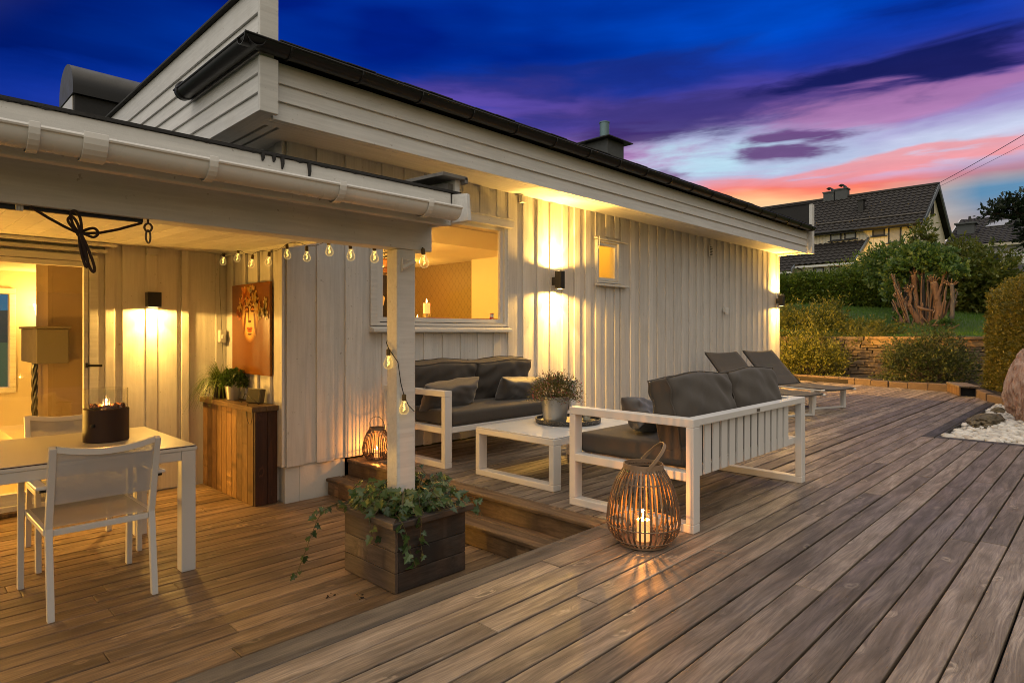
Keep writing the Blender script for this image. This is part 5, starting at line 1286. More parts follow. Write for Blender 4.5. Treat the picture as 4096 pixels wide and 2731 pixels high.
for i in range(84):      # bushy mat on top
    a_ = rnd.uniform(0, 6.28); r0 = rnd.uniform(.06, .16); r1 = rnd.uniform(.22, .37); dz = rnd.uniform(.03, .13)
    ca, sa = math.cos(a_), math.sin(a_); k_ = 1 / max(abs(ca), abs(sa)) if rnd.random() < .5 else 1
    vine([(2.195 + ca * r0, 3.03 + sa * r0, PT + .01), (2.195 + ca * (r0 + r1) * .5, 3.03 + sa * (r0 + r1) * .5, PT + .04 + dz), (2.195 + ca * r1, 3.03 + sa * r1, PT + .035 + dz * .5)], .03, .054, (ca * .5 - .25, sa * .5 - .3, .8))
vine([(1.98, 3.2, .12), (1.88, 3.25, .13), (1.79, 3.27, .09), (1.72, 3.25, .0), (1.66, 3.22, -.09), (1.60, 3.18, -.16), (1.56, 3.15, -.19)], .034, .04, (-.6, -.5, .4))
vine([(1.99, 3.15, .12), (1.87, 3.24, .12), (1.80, 3.30, .10), (1.74, 3.28, .05)], .03, .042, (-.6, -.4, .6))
vine([(2.0, 2.85, .12), (1.96, 2.75, .12), (1.99, 2.735, .04), (2.01, 2.74, -.04), (2.04, 2.75, -.10), (2.06, 2.745, -.16)], .026, .055, (-.3, -.9, .3))
vine([(2.05, 2.82, .12), (2.08, 2.73, .11), (2.09, 2.745, .02), (2.10, 2.75, -.06), (2.12, 2.748, -.13)], .034, .05, (-.2, -.9, .3))
vine([(1.95, 3.0, .12), (1.90, 2.96, .11), (1.895, 2.93, .04), (1.90, 2.92, -.01)], .028, .05, (-.9, -.3, .3))
vine([(2.35, 2.95, .12), (2.46, 2.85, .13), (2.53, 2.80, .12), (2.56, 2.78, .06), (2.57, 2.77, .01)], .032, .05, (-.3, -.7, .5))
vine([(2.35, 3.1, .14), (2.42, 3.05, .2), (2.46, 3.0, .22), (2.5, 2.95, .16)], .03, .046, (-.3, -.6, .6))
vine([(2.28, 3.15, .14), (2.36, 3.2, .24), (2.42, 3.2, .27), (2.45, 3.16, .22)], .028, .046, (-.3, -.6, .6))
obj('ivy_leaves', ivm, leafmat('ivy_leaf', [(.012, .03, .012), (.03, .065, .018), (.06, .11, .028), (.16, .17, .06)], .35, .15), iv, fixn=False)
obj('vines', vm_, plain('vine_stem', (.09, .07, .03), .7), iv)
# ================================================================== garden
# pebble bed
mt, t = material('pebble'); isl = t.n('ShaderNodeNewGeometry').outputs['Random Per Island']; co = t.n('ShaderNodeTexCoord').outputs['Object']
finish(t, t.mix(t.noise(co, 25, 3), t.ramp(isl, [(0, (.26, .24, .21, 1)), (.2, (.45, .42, .38, 1)), (.6, (.60, .58, .55, 1)), (.88, (.72, .71, .69, 1)), (1, (.30, .23, .18, 1))]), (.5, .47, .43, 1)), .6); PEB = mt
bm = bmesh.new(); bmesh.ops.create_icosphere(bm, subdivisions=2, radius=1); bv = np.array([v.co for v in bm.verts]); bf = np.array([[v.index for v in f.verts] for f in bm.faces]); bm.free()
VV = []; QQ = []; k = 0; rg2 = np.random.default_rng(9)
for yy in np.arange(-1.6, 1.40, .048):
    for xx in np.arange(8.06, 12.6, .055):
        for lay in (0, 1):
            if lay and rg2.random() < .45: continue
            s_ = rg2.uniform(.020, .046); sq = np.array([s_ * rg2.uniform(.9, 1.5), s_ * rg2.uniform(.8, 1.1), s_ * rg2.uniform(.55, .8)])
            v = bv * sq * (1 + .12 * np.sin(bv[:, [1]] * 3 + rg2.uniform(0, 6)) * np.sin(bv[:, [0]] * 2.5 + rg2.uniform(0, 6)))
            a = rg2.uniform(0, 3.14); v = np.stack([v[:, 0] * np.cos(a) - v[:, 1] * np.sin(a), v[:, 0] * np.sin(a) + v[:, 1] * np.cos(a), v[:, 2]], 1)
            px, py = xx + rg2.uniform(-.025, .025), yy + rg2.uniform(-.02, .02)
            if py > 1.37 or (xx > 11.2 and py > 1.42 - (12.6 - xx) * 0 ): py = min(py, 1.37)
            v += np.array([px, py, -.055 + lay * .03 + rg2.uniform(0, .012) + .012 * np.sin(px * 3) * np.sin(py * 4)]); VV.append(v); QQ.append(bf + k * len(bv)); k += 1
tag(fast_mesh('pebbles', np.concatenate(VV), np.concatenate(QQ), PEB, smooth=True), 'bed of rounded white pebbles in front of the standing stone', 'pebbles', kind='stuff')
mb = MB(); mb.box(8.03, 13.2, -3.2, 1.404, -.3, -.065); tag(obj('bed_soil', mb, SOIL), kind='structure')
def rock(name, lab, c, size, seed, mat, sub=5, amp=.22, taper=0., lean=(0, 0), cat='boulder'):
    bm = bmesh.new(); bmesh.ops.create_icosphere(bm, subdivisions=sub, radius=1); from mathutils import noise as mn
    for v in bm.verts:
        p = v.co.copy(); q = p * 1.1 + Vector((seed * 3.1, seed, 0))
        n1 = mn.fractal(q, .9, 2.1, 5); n2 = mn.noise(Vector((q.x * 5, q.y * 5, q.z * 1.4))); n3 = abs(mn.noise(Vector((q.x * 9 + 4, q.y * 9, q.z * 2.2))))
        k = 1 + amp * n1 + amp * .3 * n2 - amp * .55 * n3
        zz = max(p.z * k, -.85); tp = 1 - taper * max(0, zz) ** 1.5
        v.co = Vector((c[0] + size[0] * p.x * k * tp + lean[0] * zz, c[1] + size[1] * p.y * k * tp + lean[1] * zz, c[2] + size[2] * (zz + .85) / 1.85 * 1.0))
    me = bpy.data.meshes.new(name); bm.to_mesh(me); bm.free(); me.polygons.foreach_set('use_smooth', [True] * len(me.polygons)); me.materials.append(mat)
    o = bpy.data.objects.new(name, me); COL.objects.link(o); return tag(o, lab, cat)
mt, t = material('pink_granite'); co = t.n('ShaderNodeTexCoord').outputs['Object']; v_ = t.vm('MULTIPLY', co, (1, 1, .35))
n1 = t.noise(v_, 7, 5, .65, 1.2); n2 = t.noise(v_, 26, 4, .7)
c_ = t.ramp(n1, [(.3, (.16, .07, .045, 1)), (.48, (.38, .2, .14, 1)), (.6, (.48, .32, .25, 1)), (.72, (.28, .10, .05, 1))])
finish(t, t.mix(t.rng(n2, .4, .65, 0, .6), c_, (.55, .44, .38, 1)), .8, 0, t.m('ADD', n1, n2), .9, .04); GRAN = mt
rock('standing_stone', 'tall pinkish standing stone beside the white pebbles and the clipped hedge', (10.30, .76, -.06), (.30, .30, 1.12), 2.3, GRAN, 6, .22, .28, (.04, -.03))
mt, t = material('dark_flat_rock'); co = t.n('ShaderNodeTexCoord').outputs['Object']; n1 = t.noise(co, 9, 5, .65)
finish(t, t.ramp(n1, [(.3, (.03, .026, .018, 1)), (.55, (.11, .085, .05, 1)), (.75, (.17, .14, .09, 1))]), .85, 0, n1, .9, .03); FROCK = mt
rock('flat_stone', 'low brown flat stone lying among the white pebbles', (9.85, 1.22, -.07), (.62, .17, .16), 5.1, FROCK, 5, .25)
rock('flat_stone', 'small grey stone among the pebbles near the standing stone', (11.3, 1.25, -.07), (.16, .1, .12), 8.4, FROCK, 4, .25)
# kerb stones: one thing per run, short blocks
KERB = plain('kerb_stone', (.11, .072, .05), .85, 0, .4, 6, .7, 40)
def kerb(pts, lab):
    mb = MB(); rnd = random.Random(17)
    for (a, b) in zip(pts, pts[1:]):
        a = Vector((*a, 0)); b = Vector((*b, 0)); L_ = (b - a).length; n = max(1, round(L_ / .42)); d_ = (b - a) / n; ang = math.atan2(d_.y, d_.x)
        for i in range(n):
            c = a + d_ * (i + .5); mb.box(-d_.length / 2 + .004, d_.length / 2 - .004, -.06 + rnd.uniform(-.01, .01), .06 + rnd.uniform(-.01, .01), -.2, .125 + rnd.uniform(-.012, .012), TM((c.x, c.y, 0), rz=math.degrees(ang)))
    tag(obj('stone_kerb', mb, KERB, bevel=.014), lab, 'kerb')
kerb([(14.30, 2.30), (14.62, 3.4), (15.15, 4.8), (15.5, 6.0), (15.7, 7.6)], 'low brown stone kerb along the far end of the deck')
kerb([(13.60, 1.80), (12.75, 1.52), (12.2, 1.24), (11.0, .72), (9.8, .2), (8.6, -.4)], 'low stone kerb along the foot of the clipped hedge on the right')
bx_ = thing('wooden_step_box', 'small wooden step box with a dark open end at the corner of the deck', 'step box', (13.7, 2.05, 0))
M_ = TM((13.43, 1.86, 0), rz=20); mb = MB(); mb.box(0, .95, .16, .185, .002, .15, M_); mb.box(0, .95, -.10, -.075, .002, .15, M_); obj('box_side', mb, CABT, bx_, bevel=.004)
mb = MB(); mb.box(-.015, .97, .045, .195, .1505, .182, M_); mb.box(-.015, .97, -.115, .0405, .1505, .181, M_); obj('box_top', mb, wood('box_top_wood', (.3, .22, .15), (.36, .27, .19), 'X', 1.), bx_, bevel=.004)
mb = MB(); mb.box(.05, .9, -.074, .159, .004, .149, M_); obj('box_inside_shade', mb, DARK, bx_)  # solid dark block painted as the shade inside the open end
# bed soil and stone wall
mb = MB(); mb.prism([(14.35, 2.2), (15.75, 7.6), (17.1, 7.6), (17.1, -8), (15.0, -8), (13.3, .6), (12.9, 1.5)], 'Z', -.3, .09); tag(obj('bed_soil', mb, SOIL), kind='structure')
mt, t = material('slate_stone'); isl = t.n('ShaderNodeNewGeometry').outputs['Random Per Island']; co = t.n('ShaderNodeTexCoord').outputs['Object']; n1 = t.noise(t.vm('MULTIPLY', co, (1, 1, 4)), 8, 4, .6)
finish(t, t.mix(t.rng(n1, .35, .7, 0, .7), t.ramp(isl, [(0, (.13, .09, .055, 1)), (.5, (.22, .155, .095, 1)), (1, (.17, .115, .065, 1))]), (.13, .09, .055, 1)), .85, 0, n1, .7, .02); SLATE = mt
sw = thing('stone_wall', 'dry stacked stone retaining wall behind the shrubs at the end of the deck', 'stone wall', (16.8, 4, .05))
rnd = random.Random(4); mb = MB(); z_ = .05
while z_ < .93:
    h_ = rnd.uniform(.045, .10); y_ = -1.0
    while y_ < 10:
        l_ = rnd.uniform(.16, .55); o_ = rnd.uniform(-.03, .02); b0 = len(mb.v)
        mb.box(16.72 + o_, 16.95, y_ + .006, y_ + l_ - .006, z_ + rnd.uniform(.002, .007), z_ + h_ - rnd.uniform(.002, .006))
        for q in range(b0, len(mb.v)): p_ = mb.v[q]; mb.v[q] = (p_[0] + rnd.uniform(-.012, .012), p_[1] + rnd.uniform(-.012, .012), p_[2] + rnd.uniform(-.009, .009))
        y_ += l_
    z_ += h_
obj('stones', mb, SLATE, sw, bevel=.008); mb = MB(); mb.box(16.85, 17.0, -1, 10, .02, .92); obj('wall_core', mb, DARK, sw)
mb = MB()
for a in np.arange(-1, 4.4, 1.8): mb.box(16.66, 16.95, a + .003, a + 1.797, .96, 1.03); mb.box(16.70, 16.75, a + .003, a + 1.797, .82, .955)
obj('timber_cap', mb, CABT, sw, bevel=.006)

# ------------------------------------------------------------------ plants
def cloud(n, c, rad, rng, shell=.55, flat=0., lump=.18, kind='ball', seed=0):
    """points through a lumpy crown volume, denser near the skin; returns points and outward directions"""
    u = rng.normal(0, 1, (n, 3)); u /= np.linalg.norm(u, axis=1)[:, None]
    if flat: u[:, 2] = np.where(u[:, 2] < -flat, np.abs(u[:, 2]), u[:, 2])
    ph = np.random.default_rng(seed).uniform(0, 6.28, 8)
    k = 1 + lump * (np.sin(5 * u[:, 0] + ph[0]) * np.sin(4 * u[:, 1] + ph[1]) + np.sin(6 * u[:, 2] + ph[2]) * np.cos(5 * u[:, 1] + ph[3]) + .6 * np.sin(11 * u[:, 0] + ph[4]) * np.sin(9 * u[:, 2] + ph[5]))
    r = (shell + (1 - shell) * rng.random(n)) ** .8 * k
    return np.array(c) + u * r[:, None] * np.array(rad), u
def sprays(P, D, rng, per, length, size, aspect=.4, droop=.0):
    """each point grows a short twig carrying leaves -> feathery tufts"""
    n = len(P); T = D + rng.normal(0, .45, (n, 3)); T[:, 2] += .25 - droop; T /= np.linalg.norm(T, axis=1)[:, None]
    tt = np.linspace(.1, 1, per)
    pts = (P[:, None, :] + T[:, None, :] * (length * (1 + rng.uniform(-.4, .4, n)))[:, None, None] * tt[None, :, None]).reshape(-1, 3)
    dd = np.repeat(T, per, 0)
    return leaves(pts, dd, size, rng, aspect, .75, .1)
def plant(name, lab, cat, loc, parts, group=None):
    p = thing(name, lab, cat, loc, group=group)
    for nm, V, Q, m_ in parts: fast_mesh(nm, V, Q, m_, p)
    return p
JUN = leafmat('juniper_green', [(.05, .058, .006), (.11, .118, .012), (.18, .17, .02), (.25, .20, .03)])
YEW = leafmat('yew_green', [(0.023, 0.034, 0.011), (0.057, 0.080, 0.019), (0.114, 0.129, 0.030), (0.247, 0.162, 0.057)])
HEDL = leafmat('thuja_gold_green', [(.06, .068, .010), (.12, .12, .016), (.19, .16, .024), (.25, .18, .035)])
HEDD = leafmat('dark_hedge_green', [(.025, .055, .010), (.065, .12, .014), (.13, .19, .022), (.22, .24, .035)])
VINE = leafmat('broad_leaf_green', [(0.027, 0.068, 0.015), (0.068, 0.135, 0.027), (0.128, 0.195, 0.038), (0.195, 0.225, 0.060)])
CON = leafmat('cypress_green', [(.035, .06, .010), (.085, .118, .016), (.16, .17, .024), (.24, .2, .035)])
DRK = leafmat('dark_tree_green', [(0.008, 0.016, 0.007), (0.016, 0.029, 0.010), (0.029, 0.044, 0.016)])
BARK = plain('pruned_bark', (.17, .095, .058), .9, 0, .6, 14, 1., 34); BARKG = plain('grey_bark', (.13, .105, .09), .85, 0, .3, 8, .8, 50)
CUT = plain('cut_wood', (.62, .42, .26), .7)
TWIG = plain('twig', (.06, .04, .022), .8)
rg3 = np.random.default_rng(21)
def twigs(c, rad, n, seed, r0=.012):
    rnd = random.Random(seed); mb = MB()
    for i in range(n):
        a = rnd.uniform(0, 6.28); e_ = rnd.uniform(.2, 1.0); l_ = rnd.uniform(.6, .95)
        tip = Vector((c[0] + math.cos(a) * rad[0] * l_ * (1 - e_ * .5), c[1] + math.sin(a) * rad[1] * l_ * (1 - e_ * .5), c[2] + rad[2] * l_ * e_))
        mid = Vector(c).lerp(tip, .5) + Vector((0, 0, -.08 * rad[2]))
        mb.tube([(c[0] + rnd.uniform(-.05, .05), c[1] + rnd.uniform(-.05, .05), c[2] - .1), mid, tip], [r0, r0 * .7, r0 * .25], 5)
    return mb
def shrub(name, lab, c, rad, n, per, length, size, m_, seed, cat='shrub', shell=.35, lump=.16, aspect=.4, group=None):
    P, D = cloud(n, c, rad, rg3, shell, .25, lump, seed=seed); V, Q = sprays(P, D, rg3, per, length, size, aspect)
    p = plant(name, lab, cat, (c[0], c[1], c[2]), [('foliage', V, Q, m_)], group)
    obj('stems', twigs(c, rad, 26, seed), TWIG, p); return p
shrub('juniper_shrub', 'yellow green juniper shrub between the loungers and the stone wall', (15.95, 5.45, .12), (.62, .85, .92), 1500, 9, .20, .055, JUN, 3)
shrub('yew_shrub', 'dark spreading yew shrub before the timber capped wall left of the clipped hedge', (15.75, 3.0, .12), (.65, .88, 1.0), 1700, 9, .20, .055, YEW, 5)
shrub('creeping_shrub', 'low ochre green creeping shrub hanging over the top of the stone wall', (17.7, 6.3, .95), (.9, 1.5, .85), 1900, 8, .2, .07, JUN, 7, shell=.4)
shrub('creeping_shrub', 'sparse creeping shrub at the foot of the pruned tree above the wall', (18.0, 4.75, .95), (.75, .9, .42), 700, 8, .18, .06, JUN, 9, shell=.4)
shrub('creeping_shrub', 'upright tuft of yellow green twigs rising from the creeping shrub above the wall', (18.6, 5.75, 1.1), (.45, .5, .95), 420, 8, .24, .07, JUN, 10, shell=.2)
shrub('creeping_shrub', 'curtain of yellow green twigs trailing down the face of the stone wall behind the juniper', (16.95, 6.0, .70), (.42, 1.5, .45), 900, 8, .17, .055, JUN, 12, shell=.3)
shrub('creeping_shrub', 'thin twigs trailing over the wall between the juniper and the yew', (17.0, 4.45, .85), (.35, .6, .28), 330, 8, .16, .05, JUN, 13, shell=.3)
# clipped hedge on the right: rounded wall of foliage
def hedge(name, lab, a, b, width, z0, h, n, size, m_, rng, seed, top=.35, per=6, length=.10, rise=0.):
    a = np.array(a); b = np.array(b); ax = b - a; L_ = np.linalg.norm(ax); ax = ax / L_; nr = np.array([-ax[1], ax[0]])
    s = rng.random(n) * L_; q = rng.random(n); ph = np.random.default_rng(seed).uniform(0, 6.28, 6)
    # cross-section: up one side, over a rounded top, down the other
    ang = q * math.pi; cx = np.cos(ang); sz = np.sin(ang)
    pw = .38; X_ = np.sign(cx) * np.abs(cx) ** pw * width / 2; Z_ = np.abs(sz) ** (top + .35) * h
    # even out the sides: redistribute
    f = rng.random(n); side = f < .62
    sd = np.where(rng.random(n) < .62, -1., 1.); zz = rng.random(n) * h * .93
    X_ = np.where(side, sd * width / 2 * (1 - .16 * (zz / h) ** 4), X_); Z_ = np.where(side, zz, Z_)
    e_ = np.minimum(s, L_ - s); rd = np.clip(e_ / (width * .5), 0, 1) ** .5
    lum = 1 + .05 * np.sin(s * 2.3 + ph[0]) * np.sin(Z_ * 2.9 + ph[1]) + .035 * np.sin(s * 6 + ph[2]) * np.sin(Z_ * 7 + ph[3])
    X_ = X_ * lum * (.35 + .65 * rd); Z_ = Z_ * (1 + .035 * np.sin(s * 1.7 + ph[4]) + .02 * np.sin(s * 5.1 + ph[5])) * (.90 + .10 * rd) * (1 + rise * s / L_)
    dep = 1 - rng.random(n) ** 2 * .22; X_ = X_ * dep
    P = np.stack([a[0] + ax[0] * s + nr[0] * X_, a[1] + ax[1] * s + nr[1] * X_, z0 + Z_], 1)
    D = np.stack([nr[0] * np.sign(X_), nr[1] * np.sign(X_), np.where(side, .35, 1.2)], 1); D /= np.linalg.norm(D, axis=1)[:, None]
    V, Q = sprays(P, D, rng, per, length, size, .42)
    p = plant(name, lab, 'hedge', (float((a[0] + b[0]) / 2), float((a[1] + b[1]) / 2), z0), [('foliage', V, Q, m_)])
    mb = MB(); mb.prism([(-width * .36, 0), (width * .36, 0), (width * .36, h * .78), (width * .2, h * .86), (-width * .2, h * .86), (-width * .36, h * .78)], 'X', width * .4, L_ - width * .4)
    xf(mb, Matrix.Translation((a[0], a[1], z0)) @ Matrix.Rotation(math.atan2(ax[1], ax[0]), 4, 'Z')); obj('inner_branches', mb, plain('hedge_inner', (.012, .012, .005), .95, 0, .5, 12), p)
    return p
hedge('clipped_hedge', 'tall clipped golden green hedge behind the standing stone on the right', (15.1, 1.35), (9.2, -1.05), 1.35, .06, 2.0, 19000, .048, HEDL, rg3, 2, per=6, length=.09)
hedge('garden_hedge', 'long dark green hedge in front of the neighbouring house', (24.8, 12.4), (27.4, 5.2), 1.5, 1.85, 1.18, 7000, .13, HEDD, rg3, 4, per=7, length=.26, rise=.42)
# pruned tree: several thick stems cut short, knuckles with cut ends, leaves on top
tr_ = thing('pruned_tree', 'hard pruned multi stem tree with pale cut ends and leaves sprouting on top', 'tree', (20.7, 3.9, 1.25))
rnd = random.Random(33); tm = MB(); tg = MB(); cm = MB()
B0 = Vector((20.8, 3.95, 1.15))
def limb(mb, pts, r):
    r = [q * .62 for q in r]
    ctr = [Vector(p) for p in pts]; path = []; rr = []
    for i in range(len(ctr) - 1):
        p0, p1, p2, p3 = ctr[max(i - 1, 0)], ctr[i], ctr[i + 1], ctr[min(i + 2, len(ctr) - 1)]
        for q in np.linspace(0, 1, 5)[:-1]:
            path.append(.5 * ((2 * p1) + (p2 - p0) * q + (2 * p0 - 5 * p1 + 4 * p2 - p3) * q * q + (3 * p1 - p0 - 3 * p2 + p3) * q ** 3) + Vector((rnd.uniform(-.012, .012), rnd.uniform(-.012, .012), 0)))
            rr.append((r[i] + (r[i + 1] - r[i]) * q) * rnd.uniform(.92, 1.1))
    path.append(ctr[-1]); rr.append(r[-1]); mb.tube(path, rr, 9)
    d_ = (path[-1] - path[-2]).normalized(); cm.tube([path[-1], path[-1] + d_ * .012], r[-1] * .93, 9); return path
def rel(y_, z_, dx=0): return (20.7 + dx, y_, z_)
# y decreases to the right as seen from the terrace
limb(tm, [rel(3.95, 1.1), rel(4.15, 1.55), rel(4.42, 1.95), rel(4.60, 2.12)], [.17, .13, .11, .075])
limb(tm, [rel(4.34, 1.85, -.05), rel(4.30, 2.05), rel(4.31, 2.26)], [.08, .07, .065])
limb(tm, [rel(3.75, 1.1, -.1), rel(3.62, 1.6), rel(3.66, 2.1), rel(3.73, 2.50)], [.20, .15, .13, .15])
limb(tm, [rel(3.66, 2.0, -.05), rel(3.56, 2.4), rel(3.50, 2.72)], [.07, .06, .05])
limb(tg, [rel(3.55, 1.15, .2), rel(3.33, 1.5), rel(3.30, 2.0), rel(3.32, 2.45)], [.12, .09, .08, .09])
limb(tm, [rel(4.1, 1.85, -.15), rel(3.95, 1.78, -.2), rel(3.72, 1.72, -.1)], [.07, .06, .05])
limb(tm, [rel(4.1, 1.2), rel(4.15, 1.8, .1), rel(4.2, 2.3, .1), rel(4.22, 2.75)], [.12, .10, .09, .12])
for yy, r_, top, dx in ((4.45, .06, 2.7, .3), (4.05, .08, 2.8, .35), (3.98, .07, 2.75, .5), (3.86, .075, 2.7, .3), (4.3, .05, 2.6, .45), (4.55, .05, 2.5, .4), (3.8, .06, 2.5, .5), (4.12, .055, 2.6, .25)):
    limb(tg, [rel(yy - .05, 1.15, dx), rel(yy, 1.8, dx), rel(yy + rnd.uniform(-.1, .1), top, dx * .8)], [r_ * 1.2, r_, r_ * .9])
for (y_, z_, dx) in ((3.73, 2.5, 0), (4.22, 2.72, 0), (3.32, 2.4, 0), (4.6, 2.1, 0), (4.3, 2.25, 0), (3.5, 2.7, 0), (4.05, 2.75, .3)):
    for i in range(9):
        d_ = Vector((rnd.uniform(-.7, .3), rnd.uniform(-.8, .8), rnd.uniform(.3, 1.2))).normalized(); p0 = Vector(rel(y_, z_, dx)); limb(tm, [p0, p0 + d_ * .09, p0 + d_ * rnd.uniform(.14, .26)], [.035, .03, .022])
for i in range(36):      # crowd of thinner shoots between the stems
    yy = rnd.uniform(3.2, 4.75); dx = rnd.uniform(-.25, .45); top = rnd.uniform(1.9, 2.85); r_ = rnd.uniform(.022, .05)
    b0 = Vector(rel(3.9 + (yy - 3.9) * .45, 1.15, dx * .5)); tp = Vector(rel(yy, top, dx)); md = b0.lerp(tp, .5) + Vector((rnd.uniform(-.06, .06), rnd.uniform(-.09, .09), 0))
    limb(tm if i % 3 else tg, [b0, md, tp], [r_ * 1.3, r_, r_ * .8])
    if i % 2: limb(tm, [md, md + Vector((rnd.uniform(-.15, .05), rnd.uniform(-.16, .16), rnd.uniform(.12, .3)))], [r_ * .8, r_ * .6])
for i in range(60):
    a_ = rnd.uniform(0, 6.28); p0 = B0 + Vector((-.25 + math.cos(a_) * .3, math.sin(a_) * .6, rnd.uniform(-.05, .25))); d_ = Vector((rnd.uniform(-.5, .2), rnd.uniform(-1, 1), rnd.uniform(-.1, .7)))
    tm.tube([p0, p0 + d_ * .15, p0 + d_ * .32 + Vector((0, 0, .04))], [.03, .02, .008], 5)
obj('trunk', tm, BARK, tr_, smooth=True); obj('trunk', tg, BARKG, tr_, smooth=True); obj('cut_ends', cm, CUT, tr_)
PP = []; DD = []
for (y_, z_, ry, rz, dx, n) in ((4.0, 3.12, .75, .22, .3, 330), (4.5, 2.92, .42, .2, .15, 190), (3.6, 2.98, .4, .2, .25, 170), (3.3, 2.74, .26, .16, .1, 90), (4.72, 2.62, .26, .22, .35, 110), (4.9, 2.1, .16, .35, .5, 70), (4.25, 3.36, .45, .2, .4, 150), (3.75, 3.28, .4, .16, .4, 110), (4.6, 1.55, .16, .14, .1, 40), (3.5, 1.3, .25, .12, -.1, 50)):
    P_, D_ = cloud(n, (20.7 + dx, y_, z_), (.5, ry, rz), rg3, .2, .3, .2, seed=n); PP.append(P_); DD.append(D_)
V, Q = sprays(np.concatenate(PP), np.concatenate(DD), rg3, 4, .13, .115, .75); fast_mesh('crown', V, Q, VINE, tr_)
# cypress behind the pruned tree, golden bush lit from below, tall tree far right
def tree(name, lab, c, rad, n, per, length, size, m_, seed, trunk_r, z0, cat='tree', extra=()):
    PP = []; DD = []
    for (cc, rr, k) in ((c, rad, n), *extra): P_, D_ = cloud(k, cc, rr, rg3, .3, 0, .2, seed=seed + k); PP.append(P_); DD.append(D_)
    V, Q = sprays(np.concatenate(PP), np.concatenate(DD), rg3, per, length, size, .42)
    p = plant(name, lab, cat, (c[0], c[1], z0), [('crown', V, Q, m_)])
    mb = MB(); rnd = random.Random(seed); mb.tube([(c[0], c[1], z0 - .2), (c[0] + .05, c[1], (z0 + c[2]) / 2), (c[0], c[1] + .05, c[2] + rad[2] * .6)], [trunk_r, trunk_r * .8, trunk_r * .2], 9)
    for cc, rr, k in ((c, rad, n), *extra):
        for i in range(7):
            a_ = rnd.uniform(0, 6.28); mb.tube([(c[0], c[1], min(cc[2], c[2]) - rr[2] * .4), (cc[0] + math.cos(a_) * rr[0] * .7, cc[1] + math.sin(a_) * rr[1] * .7, cc[2] + rr[2] * rnd.uniform(-.2, .7))], [trunk_r * .5, trunk_r * .12], 6)
    obj('trunk', mb, TWIG, p); return p
tree('cypress', 'bushy dark green cypress behind the pruned tree with two pointed tips', (26.4, 3.75, 2.75), (1.0, 1.0, 1.0), 1100, 8, .30, .15, CON, 40, .12, 1.9,
     extra=(((26.6, 5.2, 4.2), (.3, .3, .95), 170), ((26.8, 3.95, 3.85), (.4, .42, .5), 170), ((26.2, 3.15, 2.9), (.8, .8, 1.0), 480), ((26.2, 3.4, 1.9), (.8, 1.0, .8), 420), ((26.6, 5.1, 2.9), (.6, .7, .6), 300)))
tree('laburnum_bush', 'leafy bush with yellow tips just right of the bright neighbour lamp', (24.3, 5.5, 3.45), (.7, .95, .55), 520, 5, .3, .17, VINE, 50, .08, 1.9, cat='bush')
tree('dark_tree', 'dark broadleaf tree at the far right edge with sky showing through its thin left crown', (51.4, 2.75, 8.0), (1.5, 1.4, 2.6), 1400, 6, .6, .34, DRK, 60, .35, 4.2, extra=(((50.3, 4.9, 9.1), (.6, .7, .32), 75), ((50.3, 5.9, 8.75), (.4, .45, .25), 42), ((50.4, 4.5, 8.6), (.5, .5, .35), 50)))
tree('broadleaf_bush', 'bright green broadleaf bush between the clipped hedge and the far grey house', (27.0, 1.45, 2.85), (.8, .9, .8), 480, 5, .34, .2, VINE, 70, .08, 2.0, cat='bush')
# lawn blades near the top of the wall
rg4 = np.random.default_rng(3); n = 42000; gx = rg4.uniform(17.0, 26, n); gy = rg4.uniform(-2, 9, n); gz = np.array([th(a, b) for a, b in zip(gx, gy)])
V, Q = leaves(np.stack([gx, gy, gz], 1), np.tile([0, 0, 1.], (n, 1)), .075, rg4, .14, .35, .6)
tag(fast_mesh('grass', V, Q, leafmat('lawn_grass', [(0.049, 0.126, 0.011), (0.084, 0.182, 0.017), (0.140, 0.224, 0.028)])), 'green lawn on the terrace above the stone wall', 'grass', kind='stuff')

rgH = random.Random(2); mb = MB(); hx = [-220 + i * 8 for i in range(48)]
hz = [4.5 + 2.2 * math.sin(i * .31) + 1.2 * math.sin(i * .83 + 1) + rgH.uniform(-.4, .4) for i in range(48)]
for i in range(47):
    mb.v += [(hx[i], 120, -1), (hx[i + 1], 120, -1), (hx[i + 1], 150, hz[i + 1]), (hx[i], 150, hz[i]), (hx[i + 1], 210, -1), (hx[i], 210, -1)]; b_ = len(mb.v) - 6
    mb.face((b_, b_ + 1, b_ + 2, b_ + 3)); mb.face((b_ + 3, b_ + 2, b_ + 4, b_ + 5))
tag(obj('hills', mb, plain('wooded_hill', (.012, .02, .012), .9, 0, .5, .3)), kind='structure')

# ------------------------------------------------------------------ neighbouring houses
mt, t = material('cream_boarding'); co = t.n('ShaderNodeTexCoord').outputs['Object']; s3 = t.n('ShaderNodeSeparateXYZ', Vector=co)
fr_ = t.m('FRACT', t.m('MULTIPLY', t.m('ADD', s3.outputs[0], s3.outputs[1]), 5.2)); gr = t.rng(t.m('ABSOLUTE', t.m('SUBTRACT', fr_, .5)), .40, .5)
finish(t, t.mix(t.m('MULTIPLY', gr, .5), t.mix(t.noise(co, 1.2, 4), (.74, .68, .55, 1), (.82, .76, .63, 1)), (.2, .17, .12, 1)), .7, 0, gr, .4, .02); CRM = mt
mt, t = material('grey_boarding'); co = t.n('ShaderNodeTexCoord').outputs['Object']; s3 = t.n('ShaderNodeSeparateXYZ', Vector=co)
fr_ = t.m('FRACT', t.m('MULTIPLY', t.m('ADD', s3.outputs[0], s3.outputs[1]), 4.0)); gr = t.rng(t.m('ABSOLUTE', t.m('SUBTRACT', fr_, .5)), .36, .5)
